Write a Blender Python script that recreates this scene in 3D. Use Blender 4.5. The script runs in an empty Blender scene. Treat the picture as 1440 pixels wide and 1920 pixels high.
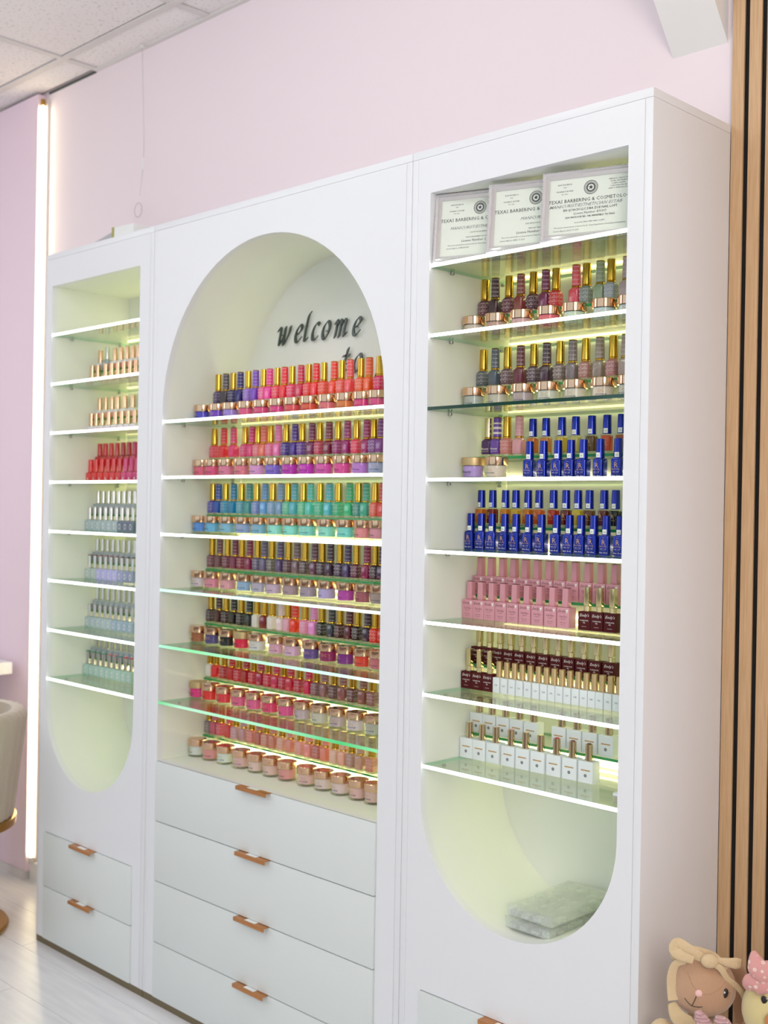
import bpy, bmesh, math, random
from mathutils import Vector, Matrix
random.seed(7)
S = bpy.context.scene
COL = S.collection
PI = math.pi

# ------------------------------------------------------------------ camera
cam_d = bpy.data.cameras.new('camera'); cam = bpy.data.objects.new('camera', cam_d); COL.objects.link(cam)
_R = Vector((0.710584, 0.703410, 0.016861)); _U = Vector((-0.013422, -0.010408, 0.999856)); _F = Vector((-0.703484, 0.710708, -0.002046)); _C = Vector((1.105595, -1.768290, 1.311095))
m = Matrix.Identity(4)
for i in range(3):
    m[i][0] = _R[i]; m[i][1] = _U[i]; m[i][2] = -_F[i]; m[i][3] = _C[i]
cam.matrix_world = m
cam_d.sensor_fit = 'AUTO'; cam_d.sensor_width = 36.0; cam_d.lens = 2185.31 * 36.0 / 1920.0
cam_d.clip_start = 0.05; cam_d.clip_end = 60
cam_d.dof.use_dof = True; cam_d.dof.focus_distance = 2.25; cam_d.dof.aperture_fstop = 4.5
S.camera = cam

# ------------------------------------------------------------------ light and exposure
S.view_settings.view_transform = 'Standard'; S.view_settings.look = 'None'
S.view_settings.gamma = 1.0; S.view_settings.use_curve_mapping = False
S.view_settings.exposure = 0.0
w = bpy.data.worlds.new('world'); S.world = w; w.use_nodes = True
w.node_tree.nodes['Background'].inputs[0].default_value = (0.86, 0.92, 1.0, 1)
w.node_tree.nodes['Background'].inputs[1].default_value = 0.34

def area(name, loc, target, sx, sy, power, color):
    l = bpy.data.lights.new(name, 'AREA'); l.shape = 'RECTANGLE'; l.size = sx; l.size_y = sy
    l.energy = power; l.color = color
    o = bpy.data.objects.new(name, l); COL.objects.link(o); o.location = loc
    o.rotation_euler = (Vector(target) - Vector(loc)).to_track_quat('-Z', 'Y').to_euler()
    return o
area('window_daylight', (-0.7, -4.0, 1.75), (-0.9, 0.3, 1.75), 4.6, 2.2, 25, (0.72, 0.88, 1.0))  # added soft light behind the camera, mimics unseen windows
area('side_daylight', (2.45, -2.2, 2.0), (0.0, 0.1, 1.75), 1.6, 1.3, 60, (1.0, 0.93, 0.86))  # added warm fill for the cabinet side; no window in that wall
area('left_daylight', (-3.85, -2.2, 2.0), (-2.4, 0.2, 2.0), 1.8, 1.4, 19, (0.93, 0.92, 1.0))  # added fill to lift the pink panel; the left wall has no opening
area('wall_wash', (-0.75, -1.15, 2.66), (-0.85, 0.285, 2.15), 0.7, 0.3, 4.4, (0.90, 0.95, 1.0))  # added light for the bright patch of wall above the middle cabinet
try: S.cycles.transparent_max_bounces = 32
except Exception: pass

# ------------------------------------------------------------------ helpers
def lin(c):
    if isinstance(c, str):
        c = c.lstrip('#'); c = [int(c[i:i+2], 16) / 255 for i in (0, 2, 4)]
    return tuple((v / 12.92 if v <= .04045 else ((v + .055) / 1.055) ** 2.4) for v in c[:3]) + (1,)

def pset(b, **k):
    names = dict(base='Base Color', rough='Roughness', metal='Metallic', coat='Coat Weight', spec='Specular IOR Level',
                 trans='Transmission Weight', sheen='Sheen Weight', sss='Subsurface Weight', ior='IOR', crough='Coat Roughness')
    for a, v in k.items():
        b.inputs[names[a]].default_value = v

def mat(name, color='ffffff', rough=.5, objcol=False, bump=None, noise=None, **k):
    mt = bpy.data.materials.new(name); mt.use_nodes = True
    nt = mt.node_tree; b = nt.nodes['Principled BSDF']
    pset(b, base=lin(color), rough=rough, **k)
    src = None
    if objcol:
        oi = nt.nodes.new('ShaderNodeObjectInfo'); nt.links.new(oi.outputs['Color'], b.inputs['Base Color'])
    if noise:   # (scale, second colour, (sx, sy, sz), detail)
        tc = nt.nodes.new('ShaderNodeTexCoord'); mp = nt.nodes.new('ShaderNodeMapping'); nz = nt.nodes.new('ShaderNodeTexNoise')
        mp.inputs['Scale'].default_value = noise[2]; nz.inputs['Scale'].default_value = noise[0]
        nz.inputs['Detail'].default_value = noise[3]
        nt.links.new(tc.outputs['Object'], mp.inputs[0]); nt.links.new(mp.outputs[0], nz.inputs[0])
        cr = nt.nodes.new('ShaderNodeValToRGB')
        lo, hi = (noise[4], noise[5]) if len(noise) > 5 else (.35, .65)
        cr.color_ramp.elements[0].position = lo; cr.color_ramp.elements[1].position = hi
        cr.color_ramp.elements[0].color = lin(noise[1]); cr.color_ramp.elements[1].color = lin(color)
        nt.links.new(nz.outputs['Fac'], cr.inputs[0]); nt.links.new(cr.outputs[0], b.inputs['Base Color'])
        src = nz
    if bump:    # (scale, strength, distance)
        tc2 = nt.nodes.new('ShaderNodeTexCoord'); n2 = nt.nodes.new('ShaderNodeTexNoise'); n2.inputs['Scale'].default_value = bump[0]
        bp = nt.nodes.new('ShaderNodeBump'); bp.inputs['Strength'].default_value = bump[1]; bp.inputs['Distance'].default_value = bump[2]
        nt.links.new(tc2.outputs['Object'], n2.inputs[0]); nt.links.new(n2.outputs['Fac'], bp.inputs['Height']); nt.links.new(bp.outputs[0], b.inputs['Normal'])
    return mt

def clear(name, tint, gloss_rough=.02, ior=1.45, haze=None, objcol=False):
    """thin clear glass or plastic: tinted see-through plus Fresnel reflection, with an optional milky share"""
    mt = bpy.data.materials.new(name); mt.use_nodes = True; nt = mt.node_tree
    nt.nodes.remove(nt.nodes['Principled BSDF']); out = nt.nodes['Material Output']
    tr = nt.nodes.new('ShaderNodeBsdfTransparent'); tr.inputs[0].default_value = lin(tint)
    if objcol:
        oi = nt.nodes.new('ShaderNodeObjectInfo'); nt.links.new(oi.outputs['Color'], tr.inputs[0])
    first = tr
    if haze:    # (colour, share)
        df = nt.nodes.new('ShaderNodeBsdfTranslucent') if len(haze) > 2 else nt.nodes.new('ShaderNodeBsdfDiffuse')
        df.inputs[0].default_value = lin(haze[0])
        if objcol: nt.links.new(oi.outputs['Color'], df.inputs[0])
        mx0 = nt.nodes.new('ShaderNodeMixShader'); mx0.inputs[0].default_value = haze[1]
        nt.links.new(tr.outputs[0], mx0.inputs[1]); nt.links.new(df.outputs[0], mx0.inputs[2]); first = mx0
    gl = nt.nodes.new('ShaderNodeBsdfGlossy'); gl.inputs['Roughness'].default_value = gloss_rough
    fr = nt.nodes.new('ShaderNodeFresnel'); ge = nt.nodes.new('ShaderNodeNewGeometry'); mi = nt.nodes.new('ShaderNodeMix')   # thin sheet: same reflectance on both sides
    mi.inputs[2].default_value = ior; mi.inputs[3].default_value = 1 / ior
    nt.links.new(ge.outputs['Backfacing'], mi.inputs[0]); nt.links.new(mi.outputs[0], fr.inputs[0])
    mx = nt.nodes.new('ShaderNodeMixShader')
    nt.links.new(fr.outputs[0], mx.inputs[0]); nt.links.new(first.outputs[0], mx.inputs[1]); nt.links.new(gl.outputs[0], mx.inputs[2])
    nt.links.new(mx.outputs[0], out.inputs[0])
    return mt

def glow(name, color, strength, ramp=None):
    mt = bpy.data.materials.new(name); mt.use_nodes = True; nt = mt.node_tree
    nt.nodes.remove(nt.nodes['Principled BSDF']); out = nt.nodes['Material Output']
    e = nt.nodes.new('ShaderNodeEmission'); e.inputs[0].default_value = lin(color); e.inputs[1].default_value = strength
    if ramp:    # colour changes along the strip's length (generated x)
        tc = nt.nodes.new('ShaderNodeTexCoord'); sp = nt.nodes.new('ShaderNodeSeparateXYZ'); cr = nt.nodes.new('ShaderNodeValToRGB')
        nt.links.new(tc.outputs['Generated'], sp.inputs[0]); nt.links.new(sp.outputs[0], cr.inputs[0]); nt.links.new(cr.outputs[0], e.inputs[0])
        els = cr.color_ramp.elements
        els[0].position, els[0].color = ramp[0][0], lin(ramp[0][1]); els[1].position, els[1].color = ramp[-1][0], lin(ramp[-1][1])
        for p, c in ramp[1:-1]:
            q = els.new(p); q.color = lin(c)
    nt.links.new(e.outputs[0], out.inputs[0])
    return mt

M = {}
M['white'] = mat('white_laminate', 'e9eaee', .38, bump=(260, .04, .0004))
M['drawer'] = mat('drawer_white', 'dfe4e3', .42, bump=(260, .04, .0004))
M['liner'] = mat('liner_white', 'eceee8', .5)
M['pinkwall'] = mat('pink_paint', 'f1e3e8', .75, bump=(180, .05, .0006))
M['pinkpanel'] = mat('pink_panel_paint', 'f0dae6', .6)
M['wallwhite'] = mat('white_paint', 'eceae8', .8)
M['beigewall'] = mat('beige_paint', '8d7868', .8)
M['tile'] = mat('ceiling_tile_white', 'f4efee', .9, noise=(95, 'd4cdcc', (1, 1, 1), 3, .30, .42), bump=(300, .3, .002))
M['tbar'] = mat('ceiling_grid_white', 'dcd7d5', .6)
M['gap'] = mat('dark_gap', '2a2826', .9)
M['bronze'] = mat('bronze_plinth', '7b6f55', .38, metal=.55)
M['brass'] = mat('brushed_gold', 'b8924a', .25, metal=1.0)
M['copper'] = mat('copper_handle', 'c88a55', .34, metal=.55, noise=(60, 'b87c48', (1, 30, 30), 2))
M['gold'] = mat('gold_cap', 'd4aa44', .14, metal=1.0)
M['palegold'] = mat('pale_gold', 'dccb9e', .2, metal=1.0)
M['mattegold'] = mat('matte_gold', 'cdb286', .42, metal=.85)
M['rosegold'] = mat('rose_gold', 'dcb698', .13, metal=1.0)
M['champagne'] = mat('champagne_cap', 'd2bd9c', .16, metal=1.0)
M['coppercap'] = mat('copper_cap', 'e8bfa0', .16, metal=1.0)
M['silver'] = mat('silver_cap', 'd6d4d0', .16, metal=1.0)
M['steel'] = mat('shelf_pin_steel', 'a8a8a4', .3, metal=1.0)
M['lacquer'] = mat('lacquer', 'ffffff', .22, objcol=True, coat=.7, crough=.06)
M['wrap'] = mat('printed_wrap', 'ffffff', .38, objcol=True, coat=.25)
M['powder'] = mat('powder', 'ffffff', .8, objcol=True)
M['matte'] = mat('matte_tint', 'ffffff', .6, objcol=True)
M['amber'] = clear('tinted_gel_glass', 'ffffff', .03, 1.45, haze=('ffffff', .55), objcol=True)
M['jar'] = clear('jar_glass', 'f7faf4', .03, 1.4)
M['base'] = clear('thick_clear_glass', 'eef2e4', .04, 1.5, haze=('e8ead2', .25))
M['shelf'] = clear('shelf_glass', 'f7fbf3', .015, 1.5)
M['edge'] = mat('glass_edge_green', '2f9a5c', .12, spec=.7)
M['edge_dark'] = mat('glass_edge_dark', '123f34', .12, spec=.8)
M['edge_side'] = mat('glass_edge_pale', 'a6dcc0', .2)  # LED glow inside the lit shelves' edges is put into this pale green
M['blue'] = mat('blue_metallic', '08269a', .24, metal=.65, coat=.5)
M['bluecap'] = mat('blue_cap', '08269a', .2, metal=.7, coat=.5)
M['pinkbox'] = mat('pink_bottle', 'd695a4', .38, coat=.2)
M['darkred'] = mat('dark_red_bottle', '4e0c14', .55, spec=.25)
M['whitebox'] = mat('white_bottle', 'e8ecf2', .4, coat=.2)
M['paper'] = mat('paper', 'dfe4da', .8)
M['sticker'] = mat('sticker_white', 'eef0ee', .7)
M['inkwhite'] = mat('print_white', 'e8dede', .5)
M['inkdark'] = mat('print_dark', '3c3a42', .6)
M['inkgrey'] = mat('print_grey', '84868c', .6)
M['inkgold'] = mat('print_gold', 'c8a070', .4, metal=.3)
M['inkred'] = mat('print_brown', '6a3a44', .6)
M['frame'] = mat('silver_frame', 'd6d2d4', .32, metal=.45)
M['led'] = glow('shelf_led_white', 'f4fff4', 5.0)
M['led_pale'] = glow('shelf_led_pale_green', 'c8ffd8', 1.5, ramp=[(0, 'c8fbe0'), (.35, 'd8fff0'), (1, 'f0fff8')])
M['led_green1'] = glow('shelf_led_green', 'c8ffd8', 1.15, ramp=[(0, 'b8ffdc'), (.18, '98f8b0'), (.5, 'c0fcd8'), (.8, 'd8fff0'), (1, 'f4fff8')])
M['led_green2'] = glow('shelf_led_deep_green', 'c8ffd8', 1.0, ramp=[(0, '80e8a0'), (.12, 'c8fcdc'), (.5, 'b8fcd0'), (.72, '90ecb0'), (.86, '60d888'), (1, '98f0b0')])
M['led_back'] = glow('back_led_warm', 'fff0b0', 10.5)
M['led_back_low'] = glow('back_led_warm_bright', 'fff2b8', 15.0)
M['led_tube'] = glow('corner_tube_warm', 'fff0c0', 11.0)
M['panel_light'] = glow('ceiling_panel_light', 'f8faf6', 2.4)
M['floor'] = mat('floor_plank', 'ecebee', .30, noise=(5, 'dddde2', (1, 9, 1), 6, .3, .7))
M['joint'] = mat('floor_joint', 'b9b5b2', .6)
M['wood'] = mat('oak_slat', 'd6b28a', .5, noise=(14, 'c49c72', (22, 22, .8), 5, .3, .7))
M['felt'] = mat('black_felt', '120f0e', .95)
M['letters'] = mat('dark_green_acrylic', '3c4a44', .3)
M['frost'] = clear('frosted_plastic', 'fbfdfa', .2, 1.4, haze=('ffffff', .2))

def flat(*mts):
    for o in mts: pass

def finish(me, angle=35):
    for p in me.polygons: p.use_smooth = True
    try: me.set_sharp_from_angle(angle=math.radians(angle))
    except Exception: pass

def mesh_bm(name, bm, mts, angle=35):
    bmesh.ops.recalc_face_normals(bm, faces=bm.faces)
    me = bpy.data.meshes.new(name); bm.to_mesh(me); bm.free()
    for mt in (mts if isinstance(mts, (list, tuple)) else [mts]): me.materials.append(mt)
    finish(me, angle)
    return me

def link(name, me, parent=None, loc=(0, 0, 0), rot=None, color=None):
    o = bpy.data.objects.new(name, me); COL.objects.link(o)
    if parent: o.parent = parent
    o.location = loc
    if rot: o.rotation_euler = rot
    if color is not None: o.color = lin(color)
    return o

def thing(name, label, cat, loc=(0, 0, 0), rotz=0, group=None, rot=None):
    o = bpy.data.objects.new(name, None); COL.objects.link(o); o.empty_display_size = .02
    o.location = loc; o.rotation_euler = rot or (0, 0, rotz)
    o['label'] = label; o['category'] = cat
    if group: o['group'] = group
    return o

def tag(o, label, cat, group=None):
    o['label'] = label; o['category'] = cat
    if group: o['group'] = group
    return o

def struct(name, me=None):
    o = bpy.data.objects.new(name, me); COL.objects.link(o); o['kind'] = 'structure'; return o

def box(bm, x0, x1, y0, y1, z0, z1, bev=0, mi=0):
    vs = [bm.verts.new((x, y, z)) for x in (x0, x1) for y in (y0, y1) for z in (z0, z1)]
    q = [(0, 1, 3, 2), (4, 6, 7, 5), (0, 4, 5, 1), (2, 3, 7, 6), (0, 2, 6, 4), (1, 5, 7, 3)]
    fs = [bm.faces.new([vs[i] for i in f]) for f in q]
    for f in fs: f.material_index = mi
    if bev:
        es = list({e for f in fs for e in f.edges})
        r = bmesh.ops.bevel(bm, geom=es, offset=bev, segments=2, affect='EDGES', profile=.6)
        for f in r['faces']: f.material_index = mi
    return fs

def boxme(name, x0, x1, y0, y1, z0, z1, mt, bev=0):
    bm = bmesh.new(); box(bm, x0, x1, y0, y1, z0, z1, bev); return mesh_bm(name, bm, mt)

def ringsolid(rings, mt, name='solid', n=20, angle=35, center=(0, 0)):
    """rings: (z, width, depth, squareness e); superellipse rings joined into a closed solid"""
    bm = bmesh.new(); prev = None; first = None
    for z, wd, dp, e in rings:
        r = []
        for i in range(n):
            t = 2 * PI * (i + .5) / n; c, s = math.cos(t), math.sin(t)
            x = wd / 2 * math.copysign(abs(c) ** (2 / e), c); y = dp / 2 * math.copysign(abs(s) ** (2 / e), s)
            r.append(bm.verts.new((center[0] + x, center[1] + y, z)))
        if prev:
            for i in range(n): bm.faces.new((prev[i], prev[(i + 1) % n], r[(i + 1) % n], r[i]))
        else: first = r
        prev = r
    bm.faces.new(first[::-1]); bm.faces.new(prev)
    return mesh_bm(name, bm, mt, angle)

def cyl(r0, r1, z0, z1, mt, name='cyl', n=20, bev=0):
    if bev:
        return ringsolid([(z0, 2 * r0 - bev, 2 * r0 - bev, 2), (z0 + bev / 2, 2 * r0, 2 * r0, 2), (z1 - bev / 2, 2 * r1, 2 * r1, 2), (z1, 2 * r1 - bev, 2 * r1 - bev, 2)], mt, name, n)
    return ringsolid([(z0, 2 * r0, 2 * r0, 2), (z1, 2 * r1, 2 * r1, 2)], mt, name, n)

def text_me(name, lines, mt, bend=None, shear=0, xs=1.0):
    """lines: (string, x, z, size, align, weight). Text in the x-z plane facing -y at y=0; bend: radius of the cylinder it is wrapped on"""
    bm = bmesh.new()
    for s, x, z, size, al, wt in lines:
        cu = bpy.data.curves.new('t', 'FONT'); cu.body = s; cu.size = size; cu.align_x = al; cu.resolution_u = 1; cu.shear = shear; cu.offset = wt * size
        ob = bpy.data.objects.new('t', cu); COL.objects.link(ob)
        dg = bpy.context.evaluated_depsgraph_get(); me = bpy.data.meshes.new_from_object(ob.evaluated_get(dg))
        base = len(bm.verts)
        vs = [bm.verts.new((x + v.co.x * xs, 0, z + v.co.y)) for v in me.vertices]
        for p in me.polygons:
            try: bm.faces.new([vs[i] for i in p.vertices])
            except Exception: pass
        bpy.data.objects.remove(ob); bpy.data.curves.remove(cu); bpy.data.meshes.remove(me)
    if bend:
        for v in bm.verts:
            a = v.co.x / bend; v.co.x = bend * math.sin(a); v.co.y = -bend * math.cos(a)
    me = bpy.data.meshes.new(name); bm.to_mesh(me); bm.free(); me.materials.append(mt)
    return me

def joinme(name, parts, mt=None):
    """join meshes (mesh, matrix) into one mesh, keeping materials"""
    bm = bmesh.new(); mats = []
    for me, mx in parts:
        t = bmesh.new(); t.from_mesh(me); t.transform(mx)
        tmp = bpy.data.meshes.new('x'); t.to_mesh(tmp); t.free()
        n0 = len(bm.faces); bm.from_mesh(tmp); bm.faces.ensure_lookup_table()
        for mt_ in me.materials:
            if mt_ not in mats: mats.append(mt_)
        for f in bm.faces[n0:]:
            f.material_index = mats.index(me.materials[min(f.material_index, len(me.materials) - 1)])
        bpy.data.meshes.remove(tmp)
    out = bpy.data.meshes.new(name); bm.to_mesh(out); bm.free()
    for m_ in mats: out.materials.append(m_)
    finish(out); return out

def catmull(pts, k=6):
    P = [Vector(p) for p in pts]; out = []
    for i in range(len(P) - 1):
        a = P[max(i - 1, 0)]; b = P[i]; c = P[i + 1]; d = P[min(i + 2, len(P) - 1)]
        for j in range(k):
            t = j / k
            out.append(.5 * ((2 * b) + (c - a) * t + (2 * a - 5 * b + 4 * c - d) * t * t + (3 * b - a - 3 * c + d) * t ** 3))
    out.append(P[-1]); return out

def sweep(bm, pts, wid, thk, flatdir, n=8, mi=0, k=5):
    """closed flattened tube along a smooth path; flatdir = direction across the ribbon's thickness"""
    path = catmull(pts, k); N = len(path); prev = None
    def val(a, t):
        if not isinstance(a, (list, tuple)): return a
        q = t * (len(a) - 1); i = min(int(q), len(a) - 2); return a[i] + (a[i + 1] - a[i]) * (q - i)
    for i, p in enumerate(path):
        t = i / (N - 1); tan = (path[min(i + 1, N - 1)] - path[max(i - 1, 0)]).normalized()
        fd = Vector(flatdir) if not callable(flatdir) else Vector(flatdir(t))
        fd = (fd - tan * fd.dot(tan)); fd = fd.normalized() if fd.length > 1e-6 else Vector((0, 0, 1))
        sd = tan.cross(fd)
        r = [bm.verts.new(p + sd * (val(wid, t) / 2 * math.cos(2 * PI * j / n)) + fd * (val(thk, t) / 2 * math.sin(2 * PI * j / n))) for j in range(n)]
        if prev:
            for j in range(n):
                f = bm.faces.new((prev[j], prev[(j + 1) % n], r[(j + 1) % n], r[j])); f.material_index = mi
        else: bm.faces.new(r[::-1]).material_index = mi
        prev = r
    bm.faces.new(prev).material_index = mi

def sweepme(name, pts, wid, thk, fd, mt, n=8, k=5):
    bm = bmesh.new(); sweep(bm, pts, wid, thk, fd, n, 0, k); return mesh_bm(name, bm, mt, 60)

def ball(name, c, r, mt, rot=None, seg=24, rng=16):
    bm = bmesh.new(); bmesh.ops.create_uvsphere(bm, u_segments=seg, v_segments=rng, radius=1)
    mx = Matrix.Translation(c) @ (rot.to_4x4() if rot else Matrix.Identity(4)) @ Matrix.Diagonal((r[0], r[1], r[2], 1))
    bm.transform(mx); return mesh_bm(name, bm, mt, 80)

# ------------------------------------------------------------------ the room
YW = 0.285; ZC = 2.7426
fl = struct('floor', boxme('floor_base', -4, 2.6, -4.2, YW, -.05, -.0015, M['joint']))
pl = {}
for r in range(27):
    y1 = YW - r * .163 - .0145; y0 = y1 - .1615
    if r == 0: y1 = YW - .001
    x = -4 - (r * .47) % 1.2; 
    while x < 2.6:
        a, b = max(x, -4), min(x + 1.198, 2.6)
        if b - a > .02:
            key = (round(b - a, 3), round(y1 - y0, 3))
            if key not in pl: pl[key] = boxme('plank', 0, b - a, 0, y1 - y0, -.012, 0, M['floor'])
            link('plank', pl[key], fl, (a, y0, 0))
        x += 1.2
wb = struct('wall_back', boxme('wall_back', -4, 2.6, YW, YW + .1, 0, ZC + .1, M['pinkwall']))
wl = struct('wall_left', boxme('wall_left', -4.1, -4, -4.2, YW, 0, ZC + .1, M['wallwhite']))
wr = struct('wall_right', boxme('wall_right', 2.6, 2.7, -4.2, YW, 0, ZC + .1, M['wallwhite']))
bm = bmesh.new(); box(bm, -4, 2.6, -4.3, -4.2, 0, .35); box(bm, -4, 2.6, -4.3, -4.2, 2.55, ZC + .1)
for a, b in ((-4, -3.1), (-.85, -.55), (1.7, 2.6)): box(bm, a, b, -4.3, -4.2, .35, 2.55)
struct('wall_front', mesh_bm('wall_front', bm, M['beigewall']))
for i, (a, b) in enumerate(((-3.1, -.85), (-.55, 1.7))):
    bm = bmesh.new()
    for (x0, x1, z0, z1) in ((a, b, .35, .4), (a, b, 2.5, 2.55), (a, a + .05, .4, 2.5), (b - .05, b, .4, 2.5), ((a + b) / 2 - .025, (a + b) / 2 + .025, .4, 2.5)):
        box(bm, x0, x1, -4.26, -4.22, z0, z1)
    wn = struct('window_%d' % (i + 1), mesh_bm('window_frame', bm, M['steel']))
    link('pane', boxme('pane', a + .05, b - .05, -4.245, -4.24, .4, 2.5, M['shelf']), wn)

ce = struct('ceiling', boxme('ceiling_slab', -4, 2.6, -4.2, YW, ZC + .03, ZC + .1, M['tbar']))
xs_ = [-4, -3.505, -2.895, -2.285, -1.675, -1.065, -.455, .155, .765, 1.375, 1.985, 2.595]
ys_ = [YW, .155, -.455, -1.065, -1.675, -2.285, -2.895, -3.505, -4.115]
tl = {}
LIGHTS = {(3, 3), (5, 3), (7, 3), (9, 3), (3, 6), (5, 6), (7, 6), (9, 6), (1, 3), (1, 6)}  # added glowing panels out of view, for fill and highlights on the lids
for i in range(len(xs_) - 1):
    for j in range(len(ys_) - 1):
        a, b, y1, y0 = xs_[i] + .012, xs_[i + 1] - .012, ys_[j] - .012, ys_[j + 1] + .012
        if (i, j) in LIGHTS:
            t = thing('ceiling_light', 'flush square ceiling light panel above the room, %s row, %s from the left' % ('front' if j == 3 else 'rear', ['', 'first', '', 'second', '', 'third', '', 'fourth', '', 'fifth'][i]), 'light', ((a + b) / 2, (y0 + y1) / 2, ZC))
            link('diffuser', boxme('diffuser', (a - b) / 2, (b - a) / 2, (y0 - y1) / 2, (y1 - y0) / 2, -.002, .006, M['panel_light']), t)
            continue
        key = (round(b - a, 3), round(y1 - y0, 3))
        if key not in tl: tl[key] = boxme('ceiling_tile', 0, b - a, 0, y1 - y0, 0, .015, M['tile'], .002)
        link('ceiling_tile', tl[key], ce, (a, y0, ZC + .004))
for x in xs_[1:-1]: link('grid_bar', boxme('grid_bar', x - .012, x + .012, -4.2, YW, ZC - .001, ZC + .004, M['tbar']), ce)
for y in ys_[1:]: link('grid_bar', boxme('grid_bar', -4, 2.6, y - .012, y + .012, ZC - .002, ZC + .003, M['tbar']), ce)
link('grid_bar', boxme('grid_bar', -2.29, 2.6, YW - .014, YW, ZC - .004, ZC + .004, M['tbar']), ce)
link('shadow_gap', boxme('shadow_gap', -2.6, -2.295, YW - .0035, YW, ZC - .0050, ZC + .003, mat('gap_grey', '5c5e58', .9)), ce)  # solid grey strip; the dark of the ceiling gap is put into its colour

# pink side panel, corner light tube, baseboard
struct('trim_1', boxme('pink_panel', -4, -2.621, .252, YW, .03, ZC - .006, M['pinkpanel'], .001))
struct('baseboard_left', boxme('baseboard', -4, -2.63, .244, YW, 0, .03, M['tbar']))
struct('baseboard_back', boxme('baseboard', -2.622, -2.09, .268, YW, 0, .062, M['wallwhite']))
t = thing('light_tube', 'tall glowing warm white light tube in the corner left of the cabinets', 'light', (-2.6035, .262, 0))
link('tube', cyl(.0068, .0068, .082, 2.694, M['led_tube'], 'tube', 16, .006), t)
link('end_cap', cyl(.009, .009, .062, .082, M['tbar'], 'end_cap', 16), t)
link('end_cap', cyl(.008, .008, 2.694, 2.715, M['brass'], 'end_cap', 16), t)
link('backing_channel', boxme('backing_channel', -.010, .008, .012, .0225, .06, 2.716, M['tbar']), t)

# sloped white duct cover under the ceiling, top right
bm = bmesh.new()
pr = [(YW, 2.222), (-.1417, ZC), (YW, ZC)]
a = [bm.verts.new((-.135, y, z)) for y, z in pr]; b = [bm.verts.new((-.0156, y, z)) for y, z in pr]
bm.faces.new(a); bm.faces.new(b[::-1])
for i in range(3): bm.faces.new((a[i], a[(i + 1) % 3], b[(i + 1) % 3], b[i]))
struct('trim_2', mesh_bm('duct_cover', bm, M['wallwhite']))

# oak slat wall right of the cabinets
sw = struct('trim_3', boxme('slat_backing', .0005, .63, .2775, YW, 0, ZC - .004, M['felt']))
sm = boxme('slat', 0, .0247, .2726, .2775, 0, ZC - .006, M['wood'], .0008)
for i in range(18): link('slat', sm, sw, (.0008 + i * .0349, 0, 0))

# ------------------------------------------------------------------ cabinets
H = 2.0568; D = .2725; TY = .018
CAB = {'L': dict(x0=-2.0866, x1=-1.5225, o0=-2.051, o1=-1.5866, zt=1.9601, zb=.727, top=False,
                 sh=[1.8144, 1.6679, 1.5219, 1.376, 1.2298, 1.0834, .9362, .7907], dr=[(.335, .1775), (.1755, .021)]),
       'C': dict(x0=-1.5205, x1=-.5778, o0=-1.4711, o1=-.6507, zt=1.553, zb=.6423, top=True,
                 sh=[1.5322, 1.3858, 1.2362, 1.0894, .9419, .7931], dr=[(.641, .4845), (.4825, .3275), (.3255, .167), (.165, .021)]),
       'R': dict(x0=-.5762, x1=0, o0=-.5248, o1=-.0495, zt=1.9655, zb=.727, top=False,
                 sh=[1.8151, 1.6711, 1.5209, 1.3742, 1.2265, 1.0798, .931, .7836], dr=[(.3235, .173), (.171, .021)])}
CNAME = dict(L='left', C='middle', R='right')
def outline(c, off=0):
    """opening outline, counter-clockwise seen from the front"""
    o0, o1 = c['o0'] - off, c['o1'] + off; r = (o1 - o0) / 2; cx = (o0 + o1) / 2; pts = []
    N = 40
    if c['top']:
        pts = [(o0, c['zb'] - off), (o1, c['zb'] - off)]
        pts += [(cx + r * math.cos(PI * i / N), c['zt'] + r * math.sin(PI * i / N)) for i in range(N + 1)]
    else:
        pts = [(cx + r * math.cos(PI + PI * i / N), c['zb'] + r * math.sin(PI + PI * i / N)) for i in range(N + 1)]
        pts += [(o1, c['zt'] + off), (o0, c['zt'] + off)]
    return pts

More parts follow.
